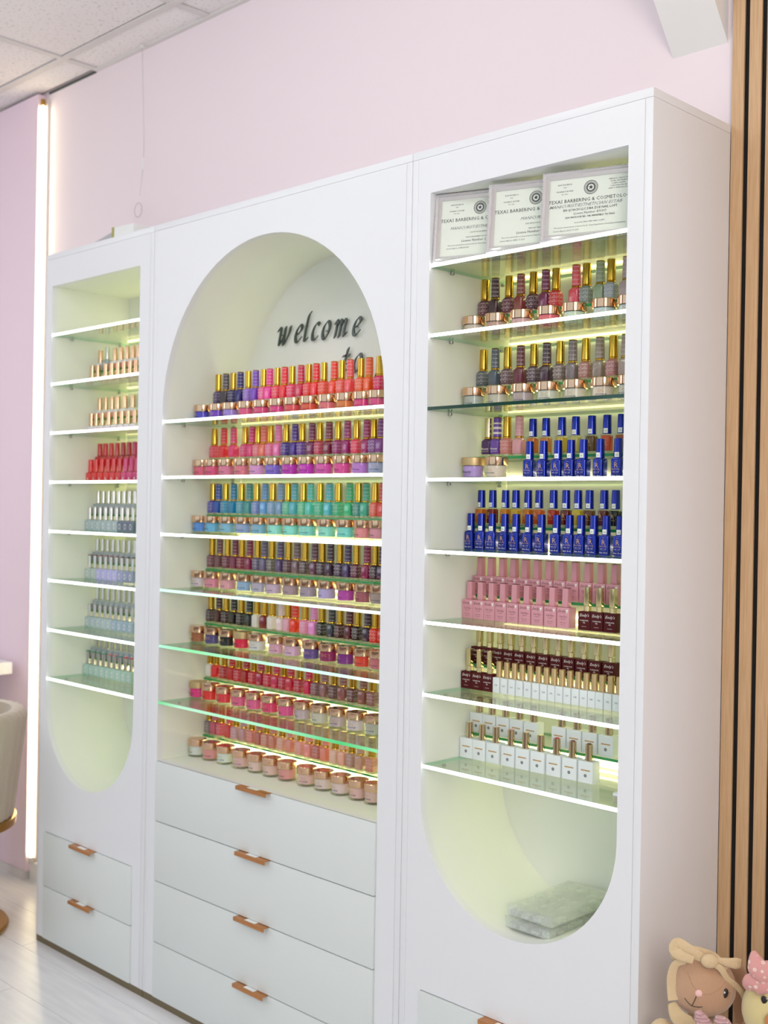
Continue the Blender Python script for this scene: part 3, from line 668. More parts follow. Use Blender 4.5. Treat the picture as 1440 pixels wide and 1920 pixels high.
ROWS = [
('R',2,'back',0.162,0.05,'G -0.5093 5b2f3f;W -0.4806 3b2230;G -0.4437 5a2136;W -0.4129 7d3a3c;G -0.3797 4a2138;W -0.3476 6b2550;G -0.3227 b3202c;W -0.2723 c4475a;G -0.2481 6f7a78;W -0.2148 7f8f76;G -0.1887 8b95a0;W -0.1534 a9949b'),
('R',2,'front',0.113,0,'J -0.4982 a89a96;J -0.4366 a07f7c;J -0.3703 b08a92;J -0.3020 c4566a;J -0.2414 a9b3ab;J -0.1708 aab4c0;J -0.1137 a9aeb4'),
('R',3,'back',0.162,0.05,'G -0.5109 4b525c;W -0.4776 4c5666;G -0.4450 5d4350;W -0.4098 5f2a3b;G -0.3748 4a3948;W -0.3430 3f2b3c;G -0.3082 6a5a58;W -0.2780 6e6468;G -0.2465 94655f;W -0.2136 84766e;G -0.1814 a0686b;W -0.1528 9a8580'),
('R',3,'front',0.113,0,'J -0.4957 8f9296;J -0.4298 9d9690;J -0.3644 8f808a;J -0.3014 a6a3a0;J -0.2357 aca39f;J -0.1701 b3a29f;J -0.1106 a8a4a2'),
('R',4,'back',0.162,0.05,'T -0.4939 3b1450;H -0.4696 5c3a92;G -0.4430 b56d6b;W -0.4111 c28a92;A -0.3750 d98a4a;A -0.3413 e09a52;A -0.3016 d8c05a;A -0.2676 cfc48a;A -0.2291 7a5a2e;A -0.1932 f06a3c;A -0.1595 b4623a'),
('R',4,'front',0.113,0,'M -0.4931 a98ad0;J -0.4308 b9a8a4;B -0.3483 -;B -0.3131 -;B -0.2779 -;B -0.2468 -;B -0.2169 -;B -0.1784 -;B -0.1378 -'),
('R',5,'back',0.162,0.05,'A -0.5102 f09020;A -0.4789 8c1812;A -0.4441 e8a02c;A -0.4163 e0b818;A -0.3843 e89020;A -0.3558 d87028;A -0.3193 c03c20;A -0.2881 7c1414;A -0.2589 d8c030;A -0.2315 7a4014;A -0.1970 7c3a34;A -0.1703 20261c'),
('R',5,'front',0.13,0,'B -0.5110 -;B -0.4821 -;B -0.4530 -;B -0.4190 -;B -0.3893 -;B -0.3562 -;B -0.3245 -;B -0.2868 -;B -0.2558 -;B -0.2277 -;B -0.1977 -;B -0.1695 -;B -0.1376 -'),
('R',6,'back',0.162,0.05,'P -0.5081 -;P -0.4784 -;P -0.4480 -;P -0.4173 -;P -0.3871 -;P -0.3568 -;P -0.3256 -;P -0.2937 -;P -0.2624 -;P -0.2303 -;P -0.1989 -;P -0.1675 -'),
('R',6,'front',0.13,0,'P -0.5081 -;P -0.4784 -;P -0.4487 -;P -0.4183 -;P -0.3875 -;P -0.3558 -;P -0.3240 -;P -0.2916 -;P -0.2597 -;E -0.2098 -;E -0.1810 -;E -0.1508 -'),
('R',7,'back',0.162,0.05,'E -0.5086 -;E -0.4798 -;E -0.4510 -;E -0.4222 -;E -0.3934 -;E -0.3625 -;E -0.3319 -;E -0.3005 -;E -0.2690 -;E -0.2374 -;E -0.2059 -;E -0.1731 -'),
('R',7,'front',0.13,0,'E -0.5086 -;E -0.4798 -;E -0.4510 -;N -0.4267 128;N -0.4066 129;N -0.3861 130;N -0.3663 131;N -0.3458 132;N -0.3248 133;N -0.3049 134;N -0.2858 135;N -0.2669 136;N -0.2475 137;N -0.2279 138;N -0.2087 139;N -0.1899 140;N -0.1720 141;N -0.1526 142;N -0.1334 143'),
('R',8,'back',0.162,0.05,'V -0.5055 c0a890;V -0.4706 c0a890;V -0.4335 c0a890;V -0.3968 c0a890;V -0.3600 c0a890;V -0.2892 c0a890;V -0.2517 c0a890;V -0.2146 c0a890;V -0.1764 c0a890'),
('R',8,'front',0.13,0,'V -0.5050 c9b59a;V -0.4701 c9b59a;V -0.4328 e8c4c0;V -0.3929 e8a0a0;V -0.3552 c9b59a;V -0.3171 e0d8a0;V -0.2775 c03048;V -0.2390 7c3038;V -0.2004 5c3a34'),
('C',1,'back',0.16,0.05,'G -1.4421 3b2c5c;W -1.4091 3a3440;G -1.3790 23235a;W -1.3470 120c62;G -1.3121 8a6ac0;W -1.2821 6c3ab0;G -1.2506 d8508c;W -1.2256 d8308c;G -1.1958 d83a54;W -1.1663 e02838;G -1.1373 d03060;W -1.1032 b81040;G -1.0744 d83a3c;W -1.0471 d82028;G -1.0177 e04830;W -0.9817 f03c1c;G -0.9533 e0584c;W -0.9234 f05058;G -0.8876 e86030;W -0.8596 d85420;G -0.8249 c81858'),
('C',1,'front',0.11,0,'J -1.4428 4238a8;J -1.3772 6034a8;J -1.3202 9c80d8;J -1.2559 f05c98;J -1.1942 f04c98;J -1.1319 e03c90;J -1.0741 f85868;J -1.0130 f85848;J -0.9486 f87c90;J -0.8870 f88850;J -0.8282 f03c94;J -0.7786 f0589c'),
('C',2,'back',0.16,0.05,'G -1.4547 d04058;W -1.4145 f03848;W -1.3716 d83c74;G -1.3234 d0407c;W -1.2938 c83070;G -1.2696 e87888;W -1.2454 f07868;G -1.2175 e070a0;W -1.1856 e070b0;G -1.1542 3c2c88;W -1.1227 40208c;G -1.0938 5c3490;W -1.0578 6c1850;G -1.0293 b03458;W -0.9963 701838;G -0.9629 902c70;W -0.9300 8c2068;G -0.8977 d03458;W -0.8641 901860;G -0.8392 7c4890;W -0.8150 743080'),
('C',2,'front',0.11,0,'J -1.4445 fc6c98;J -1.3949 fc5c9c;J -1.3343 f488b8;J -1.2696 fc88a8;J -1.2078 e098dc;J -1.1436 7058c0;J -1.0804 a028a0;J -1.0181 a828a8;J -0.9557 d850b8;J -0.8925 e850a8;J -0.8313 b070cc;J -0.7772 a0a0d0'),
('C',3,'back',0.16,0.05,'G -1.4572 4448a0;W -1.4330 2050a8;G -1.4012 3c90b8;W -1.3676 187cb0;G -1.3346 4c98b0;W -1.3009 3c8c90;G -1.2686 6c84c0;W -1.2373 5490c8;G -1.2062 7ca0c8;W -1.1723 6c90b8;G -1.1463 50b090;W -1.1195 4ca4b8;G -1.0860 58b890;W -1.0590 4cb8b0;G -1.0226 40b090;W -0.9907 44a8b8;G -0.9573 38a880;W -0.9190 30a878;G -0.8886 3c8c84;W -0.8641 3c9c88;G -0.8313 d86458;W -0.8071 c83c3c'),
('C',3,'front',0.11,0,'J -1.4445 5c8ce0;J -1.3900 70b4e8;J -1.3258 88bce4;J -1.2599 94a8e0;J -1.1964 88bce8;J -1.1325 8cd0d0;J -1.0725 84d0d0;J -1.0133 80ccd0;J -0.9445 88d0cc;J -0.8785 70c8cc;J -0.8185 d88490;J -0.7689 b87890'),
('C',4,'back',0.16,0.05,'G -1.4572 703c50;W -1.4253 6c4450;G -1.3902 70304c;W -1.3580 742c4c;G -1.3284 802440;W -1.2953 7c2048;G -1.2633 585070;W -1.2335 5c5478;G -1.2034 605c58;W -1.1696 50406c;G -1.1384 583848;W -1.1060 6c5460;G -1.0753 4c3840;W -1.0395 58304c;G -1.0108 3c2c3c;W -0.9821 34203c;G -0.9490 382c4c;W -0.9210 38285c;G -0.8904 581c38;W -0.8552 801448;G -0.8282 38182c;W -0.8040 341440'),
('C',4,'front',0.11,0,'J -1.4445 b0a0b0;J -1.3883 b8708c;J -1.3207 b88090;J -1.2507 8098c0;J -1.1915 9890ac;J -1.1359 a890b0;J -1.0708 907888;J -1.0065 8c7c94;J -0.9408 9888b8;J -0.8725 983890;J -0.8123 884858;J -0.7627 907c84'),
('C',5,'back',0.16,0.05,'G -1.4572 3c2c34;W -1.4237 442428;G -1.3909 342428;W -1.3572 141418;G -1.3256 181c20;W -1.2920 102024;G -1.2622 d4d0cc;D -1.2296 700c14;G -1.1985 dcd4d0;W -1.1627 e4ccd0;G -1.1356 e0a0b8;W -1.1100 f03818;G -1.0716 e090b8;W -1.0384 dc88cc;G -1.0085 14181c;W -0.9729 28303c;G -0.9445 40141c;W -0.9118 4c0c20;G -0.8842 201418;W -0.8499 2c1430;G -0.8238 d82c20;W -0.7996 c82820'),
('C',5,'front',0.11,0,'J -1.4445 885038;J -1.3820 483c70;J -1.3190 18181c;M -1.2578 d02048;J -1.1972 d8d4e0;J -1.1198 e4a8cc;J -1.0610 dcacd4;J -0.9893 584080;J -0.9297 801c50;J -0.8689 6c2474;J -0.8114 f44838;J -0.7618 b06070'),
('C',6,'back',0.16,0.05,'D -1.4572 e0dcd8;D -1.4315 d02030;G -1.3950 a82434;W -1.3626 b01824;G -1.3318 b82438;W -1.3004 980c1c;G -1.2698 b82438;W -1.2409 980c38;G -1.2094 b82440;W -1.1788 b01848;G -1.1499 b02440;W -1.1226 b01838;G -1.0892 a8243c;W -1.0549 b80c48;G -1.0253 785058;W -0.9961 80585c;G -0.9616 5c3c40;W -0.9305 804c4c;G -0.8962 5c3438;W -0.8607 7c4840;G -0.8293 885458'),
('C',6,'front',0.11,0,'M -1.4445 f83c98;J -1.3896 c82828;J -1.3274 d83848;J -1.2648 d85c90;J -1.2040 d85c94;J -1.1418 c03864;J -1.0783 d85090;J -1.0177 a08c98;J -0.9561 a8a09c;J -0.8936 a08c94;J -0.8312 b0a0ac;J -0.7717 a09c9c'),
('C',7,'back',0.16,0.05,'G -1.4572 786c70;W -1.4330 b05068;G -1.4050 d05068;W -1.3713 c84048;G -1.3403 b89098;W -1.3089 b08890;G -1.2742 c87870;W -1.2422 a86058;G -1.2143 c08478;W -1.1855 b87868;G -1.1529 d09c90;W -1.1200 c88478;G -1.0827 d49490;W -1.0481 d48480;G -1.0178 b06460;W -0.9885 d07c6c;G -0.9550 d8b0a0;W -0.9249 d8a090;G -0.8962 a8847c;W -0.8652 b08878;G -0.8302 c88474'),
('C',7,'front',0.11,0,'J -1.4433 b4b4b8;J -1.3831 d89098;J -1.3211 bcc0c0;J -1.2553 d4acb4;J -1.1921 ccb0b0;J -1.1337 dcb8b8;J -1.0744 e8a0a4;J -1.0011 dcb4b8;J -0.9410 d8c0c4;J -0.8809 c8b0b8;J -0.8214 c8a0a4;J -0.7698 c8a4a8'),
('L',2,'back',0.158,0.05,'K -2.0354 d0b8a8;S -1.9978 -;K -1.9549 d8a898;K -1.9213 d8a898;K -1.8882 d0a0a0;K -1.8569 c8b0b0;K -1.8274 d0a090'),
('L',2,'front',0.13,0,'K -2.0354 b89098;K -2.0035 c8d0d0;K -1.9588 d0a8c0;K -1.9251 c8a0b8;K -1.8918 d0a8c0;K -1.8589 c0a0b0;K -1.8265 c8a8b8;K -1.7959 c8a0b8'),
('L',3,'back',0.158,0.05,'K -2.0354 d8a898;K -2.0018 d8a898;K -1.9664 d8b0a0;K -1.9344 d0a898;K -1.8962 c8b0a8;K -1.8538 d0a898'),
('L',3,'front',0.13,0,'K -2.0354 dc88b0;K -2.0078 dc8cb8;K -1.9737 dc90b8;K -1.9368 dc88b4;K -1.9004 dc8cb4;K -1.8663 d88cb4;K -1.8321 dc94bc;K -1.7980 d88cb4'),
('L',4,'back',0.158,0.05,'Q -2.0306 b01820;Q -1.9995 b01820;Q -1.9668 b01820;Q -1.9344 a81820;Q -1.9025 981018;Q -1.8710 981018;Q -1.8399 a81c50'),
('L',4,'front',0.13,0,'Q -2.0353 c81c24;Q -2.0037 c82028;Q -1.9707 c81c24;Q -1.9368 c01c28;Q -1.9047 c01c28;Q -1.8731 b81c28;Q -1.8418 b82468;Q -1.8110 b82468;Q -1.7819 b02060'),
('L',5,'back',0.158,0.05,'S -2.0348 9098a0;S -2.0059 9098a0;S -1.9770 9098a0;S -1.9481 9098a0;S -1.9192 9098a0;S -1.8903 9098a0;S -1.8614 9098a0;S -1.8325 9098a0'),
('L',5,'front',0.13,0,'S -2.0348 98a8b0/-;S -2.0059 98a8b0/-;S -1.9762 98a8b0/-;S -1.9456 98a8b0/-;S -1.9153 98a8b0/-;S -1.8854 98a8b0/-;S -1.8558 58647c/-;S -1.8267 58647c/-;S -1.7978 58647c/-'),
('L',6,'back',0.158,0.05,'S -2.0348 9098a0;S -2.0059 9098a0;S -1.9770 9098a0;S -1.9481 9098a0;S -1.9189 9098a0;S -1.8889 9098a0;S -1.8592 9098a0;S -1.8299 9098a0'),
('L',6,'front',0.13,0,'S -2.0311 a4b0b0/8c3c44;S -2.0005 a4b0b0/8c3c44;S -1.9703 a8a4d8/8c3c44;S -1.9405 a8a4d8/8c3c44;S -1.9112 a8a4d8/8c3c44;S -1.8823 a8a4d8/8c3c44;S -1.8534 8c90b8/4c2c34;S -1.8245 8088a8/4c2c34;S -1.7956 8088a8/4c2c34'),
('L',7,'back',0.158,0.05,'S -2.0297 9098a0;S -1.9993 9098a0;S -1.9692 9098a0;S -1.9395 9098a0;S -1.9104 9098a0;S -1.8815 9098a0;S -1.8526 9098a0;S -1.8237 9098a0'),
('L',7,'front',0.13,0,'S -2.0266 9cacb4/-;S -1.9965 9cacb4/-;S -1.9670 9cacb4/-;S -1.9381 9cacb4/-;S -1.9092 9cacb4/-;S -1.8803 8ca0b4/-;S -1.8514 8ca0b4/-;S -1.8225 8ca0b4/-;S -1.7936 8ca0b4/-'),
('L',8,'back',0.158,0.05,'S -2.0348 9098a0;S -2.0059 9098a0;S -1.9755 9098a0;S -1.9442 9098a0;S -1.9132 9098a0;S -1.8827 9098a0;S -1.8525 9098a0;S -1.8228 9098a0'),
('L',8,'front',0.13,0,'S -2.0328 98b4ac/3c9c68;S -2.0022 98b4ac/3c9c68;S -1.9720 98b4ac/3c9c68;S -1.9421 98b4ac/3c9c68;S -1.9127 98b4ac/d88088;S -1.8838 98b4ac/d88088;S -1.8549 98b4ac/3c9ca0;S -1.8260 98b4ac/e03c6c;S -1.7971 98b4ac/e03c6c'),
]
for cab, sh, rowname, yy, zo, items in ROWS:
    c = CAB[cab]
    zb = (c['sh'][sh - 1] + .0034) if not (cab == 'C' and sh == 7) else c['zb']
    zb += .050 if rowname == 'back' else 0
    its = [s.split() for s in items.split(';')]
    where = '%s row, %s cabinet %s' % (rowname, CNAME[cab], ('shelf ' + SN[sh]) if not (cab == 'C' and sh == 7) else 'bottom deck')
    for i, (kd, x, col) in enumerate(its):
        nm, ph, cat, grp = PH[kd]; x = float(x); top = None
        if '/' in col: col, top = col.split('/')
        y = yy
        if kd in 'BA' and cab == 'R' and sh == 4 and rowname == 'front': y = .118
        word = cname(col) if len(col) == 6 else col
        lab = ph.format(word) + ', %s from left in %s' % (NUM[i], where)
        rz = random.uniform(-1, 1) * JIT[kd]
        if kd == 'J' or kd == 'M': rz += .12
        if kd == 'B': rz += .12
        if kd in 'GW': x += 0; y += random.uniform(-.001, .001)
        t = thing(nm, lab, cat, (x, y, zb + .00015), rz, grp)
        cc = col if len(col) == 6 else '9098a0'
        bst = 1.75 if kd in 'JM' else 1.3
        if kd in 'GWDTH': t.scale = (1.1, 1.1, 1.05)
        if kd in 'JM': t.scale = (1.085, 1.085, 1.08)
        for pn, me, usec in K[kd]:
            o = link(pn, me, t, color=cc if usec else None)
            if usec: bb_ = min(bst, .86 / max(o.color[:3])); o.color = tuple(v * bb_ for v in o.color[:3]) + (1,)
        if kd == 'N': link('number', numme[col], t)
        if kd == 'S' and top and top != '-': link('cap_top', stp, t, color=top)

# one small bottle alone at the right end of the bottom shelf, near the front
t = thing('small_champagne_cap_bottle', 'lone small bottle at the right front corner of right cabinet shelf eight', 'bottle', (-.0675, .041, .7872)); t.scale = (1, 1, .76)
for pn, me, usec in K['K']: link(pn, me, t, color='b8b4a0' if usec else None)

# ------------------------------------------------------------------ certificates
def certificate(x, y, ang, lab, lines, wd, ht):
    lean = math.radians(5)
    t = bpy.data.objects.new('framed_certificate', None); COL.objects.link(t)
    t.location = (x, y, CAB['R']['sh'][0] + .0036); t.rotation_mode = 'XYZ'; t.rotation_euler = (-lean, 0, ang)
    t['label'] = lab; t['category'] = 'certificate'; t['group'] = 'certificates leaning on the top shelf'
    bm = bmesh.new(); b = .014
    # moulded frame: stepped profile on four mitred sides
    prof = [(0, 0, .012), (0, -.004, .012), (.003, -.0065, 0), (.0055, -.0045, 0), (.0085, -.0075, 0), (.0115, -.004, 0), (b, -.002, 0), (b, .0, 0)]
    def loop(off, yv):
        return [bm.verts.new(p) for p in ((off, yv, off), (wd - off, yv, off), (wd - off, yv, ht - off), (off, yv, ht - off))]
    L = [loop(0, .012)] + [loop(o_, y_) for o_, y_, _ in prof]
    for A, B in zip(L, L[1:]):
        for i in range(4): bm.faces.new((A[i], A[(i + 1) % 4], B[(i + 1) % 4], B[i]))
    me = mesh_bm('moulding', bm, M['frame'], 12); link('moulding', me, t)
    bm = bmesh.new(); r = .00155; n = int(ht / .0042)
    for i in range(n):
        z = .002 + (ht - .004) * i / (n - 1)
        for xx in (.0015, wd - .0015): bmesh.ops.create_icosphere(bm, subdivisions=1, radius=r, matrix=Matrix.Translation((xx, -.0052, z)))
    n = int(wd / .0042)
    for i in range(n):
        xx = .002 + (wd - .004) * i / (n - 1)
        for z in (.0015, ht - .0015): bmesh.ops.create_icosphere(bm, subdivisions=1, radius=r, matrix=Matrix.Translation((xx, -.0052, z)))
    bd = link('beading', mesh_bm('beading', bm, M['frame'], 80), t)
    link('paper', boxme('paper', b - .001, wd - b + .001, .0, .003, b - .001, ht - b + .001, M['paper']), t)
    cx = wd / 2; y_ = -.0004
    me = text_me('lettering', [(s, cx + dx, ht - dz, sz, al, wt) for s, dx, dz, sz, al, wt in lines if not s.startswith('/')], M['inkdark'])
    for v in me.vertices: v.co.y = y_
    link('lettering', me, t)
    it = [(s[1:], cx + dx, ht - dz, sz, al, wt) for s, dx, dz, sz, al, wt in lines if s.startswith('/')]
    me = text_me('italic_lettering', it, M['inkgrey'], shear=.4, xs=1.12)
    # keep the italic lines centred after widening
    for v in me.vertices: v.co.y = y_
    for v in me.vertices: v.co.x = v.co.x
    link('italic_lettering', me, t)
    bm = bmesh.new(); zc = ht - .0345; R_ = .0135
    def ann(r0, r1, n=36):
        a = [bm.verts.new((cx + r0 * math.cos(2 * PI * i / n), y_, zc + r0 * math.sin(2 * PI * i / n))) for i in range(n)]
        b2 = [bm.verts.new((cx + r1 * math.cos(2 * PI * i / n), y_, zc + r1 * math.sin(2 * PI * i / n))) for i in range(n)]
        for i in range(n): bm.faces.new((a[i], a[(i + 1) % n], b2[(i + 1) % n], b2[i]))
    ann(R_, R_ - .0007); ann(R_ - .0012, R_ - .0016); ann(.0092, .0086); ann(.0082, .0062)
    for k in range(28):      # rim of small marks standing for the seal's ring of words
        a = 2 * PI * k / 28; c1 = (cx + .0106 * math.cos(a), zc + .0106 * math.sin(a)); s_ = .00055
        bm.faces.new([bm.verts.new((c1[0] + dx, y_, c1[1] + dz)) for dx, dz in ((-s_, -s_), (s_, -s_), (s_, s_), (-s_, s_))])
    pts = [bm.verts.new((cx + (.0050 if i % 2 == 0 else .0020) * math.sin(PI * i / 5), y_, zc + (.0050 if i % 2 == 0 else .0020) * math.cos(PI * i / 5))) for i in range(10)]
    ctr = bm.verts.new((cx, y_, zc))
    for i in range(10): bm.faces.new((ctr, pts[i], pts[(i + 1) % 10]))
    link('seal', mesh_bm('seal', bm, M['inkdark']), t)
    return t
hd = [('RICK FIGUEROA', -.052, .026, .0038, 'CENTER', 0), ('Chair', -.052, .031, .0030, 'CENTER', 0), ('THOMAS F. BUTLER', -.052, .039, .0038, 'CENTER', 0), ('Vice Chair', -.052, .044, .0030, 'CENTER', 0),
      ('GERALD R. CALLAS, M.D.', .055, .024, .0036, 'CENTER', 0), ('NORA CASTANEDA', .055, .0285, .0036, 'CENTER', 0), ('JOSEPH CASTRO', .055, .033, .0036, 'CENTER', 0), ('LORI HIGH, RN, NP', .055, .0375, .0036, 'CENTER', 0), ('GARY F. WESSON, D.D.S.', .055, .042, .0036, 'CENTER', 0)]
hd = [(s, dx * .97, dz, sz, al, w) for s, dx, dz, sz, al, w in hd]
TB = 'TEXAS BARBERING & COSMETOLOGY'
certificate(-.5222, .008, .33, 'silver framed certificate at the left end of the top shelf', hd +
            [(TB, 0, .060, .0100, 'CENTER', -.004), ('/MANICURIST/ESTHETICIAN', -.008, .0765, .0082, 'CENTER', 0), ('2152139 ROSE AVENUE', 0, .086, .0038, 'CENTER', 0),
             ('License Number: 2152139', 0, .1035, .0070, 'CENTER', .0), ('TEXAS DEPARTMENT OF LICENSING', 0, .0955, .0035, 'CENTER', 0),
             ('The person named above is licensed by the Texas Department of Licensing and Regulation', 0, .1105, .0037, 'CENTER', 0), ('License Expires: JUNE 08 2027', -.045, .117, .0040, 'CENTER', 0)], .196, .146)
certificate(-.377, .005, .31, 'silver framed certificate in the middle of the top shelf', hd +
            [(TB, 0, .060, .0100, 'CENTER', -.004), ('/MANICURIST', -.004, .0765, .0082, 'CENTER', 0), ('2330 MATLOCK ROAD', 0, .086, .0038, 'CENTER', 0),
             ('License Number: 1959127', 0, .1035, .0070, 'CENTER', .0), ('GREGORY TRAN', 0, .0955, .0035, 'CENTER', 0),
             ('The person named above is licensed by the Texas Department of Licensing and Regulation', 0, .1105, .0037, 'CENTER', 0), ('License Expires: APRIL 19 2027', -.045, .117, .0040, 'CENTER', 0)], .196, .139)
certificate(-.2420, .002, .30, 'silver framed certificate at the right end of the top shelf', hd +
            [(TB, 0, .060, .0096, 'CENTER', .0), ('/MANICURIST/ESTHETICIAN ESTAB', -.010, .069, .0082, 'CENTER', .005), ('EN QUACH LLC DBA ZOE NAIL LOFT', 0, .0765, .0062, 'CENTER', .01),
             ('License Number: 879397', 0, .0838, .0062, 'CENTER', 0), ('2230 MATLOCK RD. 108, MANSFIELD TX 76063', 0, .0905, .0046, 'CENTER', .02), ('Licensed by: EARLY BIRD NAIL SOCIETY', 0, .1005, .0034, 'CENTER', 0),
             ('The business named above is licensed by the Texas Department of Licensing and Regulation', 0, .1080, .0037, 'CENTER', 0), ('License Expires: JULY 07 2027', -.045, .1145, .0040, 'CENTER', 0)], .188, .134)

# ------------------------------------------------------------------ welcome letters
def pen_letter(bm, strokes, ox, oz, sc, sl=.24, hw=.092, ang=42):
    nx, nz = math.cos(math.radians(ang)) * hw, math.sin(math.radians(ang)) * hw
    for st_ in strokes:
        path = catmull([(p[0], 0, p[1]) for p in st_], 8)
        pr_ = None
        for p in path:
            a = [bm.verts.new((ox + sc * (p.x * XS_ + s * nx + sl * (p.z + s * nz)), y, oz + sc * (p.z + s * nz))) for s in (-1, 1) for y in (0, .004)]
            if pr_:
                bm.faces.new((pr_[0], a[0], a[2], pr_[2])); bm.faces.new((pr_[1], pr_[3], a[3], a[1]))
                bm.faces.new((pr_[0], pr_[1], a[1], a[0])); bm.faces.new((pr_[2], a[2], a[3], pr_[3]))
            else: bm.faces.new((a[0], a[1], a[3], a[2]))
            pr_ = a
        bm.faces.new((pr_[0], pr_[2], pr_[3], pr_[1]))
XS_ = 1.0
GL = {'w': [[(-.05, .8), (.08, .97), (.2, .8), (.2, .1), (.3, .03), (.62, .55)], [(.62, .97), (.62, .1), (.72, .03), (1.05, .6), (1.08, .97)]],
      'e': [[(.1, .42), (.45, .58), (.55, .82), (.38, .97), (.12, .72), (.05, .35), (.16, .06), (.36, .03), (.6, .25)]],
      'l': [[(.32, 1.62), (.18, 1.45), (.12, 1.0), (.08, .25), (.16, .04), (.36, .16)]],
      'c': [[(.55, .84), (.42, .97), (.18, .82), (.05, .42), (.14, .08), (.34, .03), (.55, .18)]],
      'o': [[(.36, .97), (.12, .74), (.05, .35), (.18, .05), (.34, .02), (.56, .28), (.62, .68), (.48, .95), (.36, .97)]],
      'm': [[(-.02, .78), (.1, .96), (.16, .8), (.12, .03)], [(.16, .6), (.36, .94), (.52, .86), (.5, .5), (.48, .03)], [(.52, .6), (.74, .94), (.9, .84), (.86, .3), (.92, .05), (1.08, .2)]],
      't': [[(.3, 1.35), (.22, .9), (.14, .25), (.2, .04), (.42, .16)], [(-.05, .94), (.5, .97)]],
      'z': [[(.45, 1.0), (.05, .1)]]}
ws = thing('welcome_sign', 'dark green italic letters spelling welcome to, inside the middle arch', 'sign', (-1.16, D - .016, 1.75))
sc = .046
for ch, lx, lz in (('w', -1.318, 1.750), ('e', -1.2475, 1.750), ('l', -1.2115, 1.7495), ('c', -1.1805, 1.7495), ('o', -1.141, 1.7490), ('m', -1.094, 1.7485), ('e', -1.0255, 1.7475),
                   ('t', -1.064, 1.6555), ('o', -1.0225, 1.6550), ('z', -.945, 1.6300)):
    bm = bmesh.new(); XS_ = .92
    pen_letter(bm, GL[ch], 0, 0, sc)
    link('letter', mesh_bm('letter_' + ch, bm, M['letters'], 30), ws, (lx + 1.16, 0, lz - 1.75))
for lx, lz in ((-1.30, 1.775), (-1.20, 1.79), (-1.125, 1.77), (-1.01, 1.77), (-1.05, 1.68), (-1.0, 1.67)):
    link('standoff', boxme('standoff', -.001, .001, .0041, .0098, -.001, .001, M['gap']), ws, (lx + 1.16, 0, lz - 1.75))

# ------------------------------------------------------------------ stone organiser boxes in the oval of the right cabinet
for q, (dx, dz, lab) in enumerate(((0, 0, 'frosted plastic compartment box at the bottom of the right oval, lower one'), (.002, .0235, 'frosted plastic compartment box at the bottom of the right oval, upper one'))):
    t = thing('compartment_box', lab, 'box', (-.2705 + dx, .035 + q * .002, .4972 + dz), 0, 'compartment boxes in the right oval')
    w2, dp = .054, .205
    bm = bmesh.new(); box(bm, -w2, w2, 0, dp, 0, .0012)
    for a in ((-w2, w2, 0, .0012), (-w2, w2, dp - .0012, dp), (-w2, -w2 + .0012, .0012, dp - .0012), (w2 - .0012, w2, .0012, dp - .0012)): box(bm, a[0], a[1], a[2], a[3], .0012, .018)
    link('tray', mesh_bm('tray', bm, M['frost']), t)
    for i in range(3): link('divider', boxme('divider', -w2 + .0274 * (i + 1) - .0006, -w2 + .0274 * (i + 1) + .0006, .0013, dp - .0013, .0013, .017, M['frost']), t)
    for i in range(6):
        yv = dp * (i + 1) / 7
        link('cross_divider', boxme('cross_divider', -w2 + .0013, w2 - .0013, yv - .0006, yv + .0006, .0013, .0165, M['frost']), t)
    bm = bmesh.new()
    for i in range(4):
        for j in range(7):
            if random.random() < .75: box(bm, -w2 + .004 + i * .0274, -w2 + .022 + i * .0274, .004 + j * dp / 7, .023 + j * dp / 7, .0014, random.uniform(.006, .013))
    g = link('stones', mesh_bm('stones', bm, mat('stones_%d' % q, 'dde2de', .4, noise=(300, 'a8b2b2', (1, 1, 1), 1))), t); g['kind'] = 'stuff'
    link('lid', boxme('lid', -w2 - .0006, w2 + .0006, -.0006, dp + .0006, .0181, .0222, M['frost'], .001), t)

# ------------------------------------------------------------------ things on top of the left cabinet, hanging thread
t = thing('white_carton', 'small white carton lying on top of the left cabinet', 'box', (-1.868, .15, H), .1)
link('carton', boxme('carton', -.05, .05, -.03, .03, 0, .0775, M['sticker'], .001), t)
link('olive_band', boxme('olive_band', -.0508, -.040, -.0304, .0304, 0, .078, mat('olive_print', 'a8a04e', .5)), t)
t = thing('grey_folder', 'flat grey folder leaning on the white carton, top of left cabinet', 'folder', (-1.985, .15, H))
bm = bmesh.new(); pr = [(-.075, 0), (.0655, 0), (.0655, .082), (.058, .084), (-.075, .062)]
a = [bm.verts.new((x, -.004, z)) for x, z in pr]; b = [bm.verts.new((x, .004, z)) for x, z in pr]
bm.faces.new(a); bm.faces.new(b[::-1])
for i in range(5): bm.faces.new((a[i], a[(i + 1) % 5], b[(i + 1) % 5], b[i]))
link('folder', mesh_bm('folder', bm, mat('folder_grey', 'b9b7bb', .6)), t)
t = thing('hanging_thread', 'thin pale thread with a small ring hanging from the ceiling', 'thread', (-2.0, .262, ZC))
th = clear('nylon_thread', 'e4dade', .2, 1.3, haze=('e8e0e2', .55))
link('thread', sweepme('thread', [(.005, 0, 0), (.012, 0, -.12), (.02, .002, -.30), (.018, 0, -.40), (.005, 0, -.47)], .0013, .0013, (0, 1, 0), th, 6, 8), t)
link('beads', sweepme('beads', [(.021, 0, -.355), (.019, 0, -.39)], .0055, .0045, (0, 1, 0), M['sticker'], 6, 3), t)
bm = bmesh.new(); pv = None; N = 24; first = None
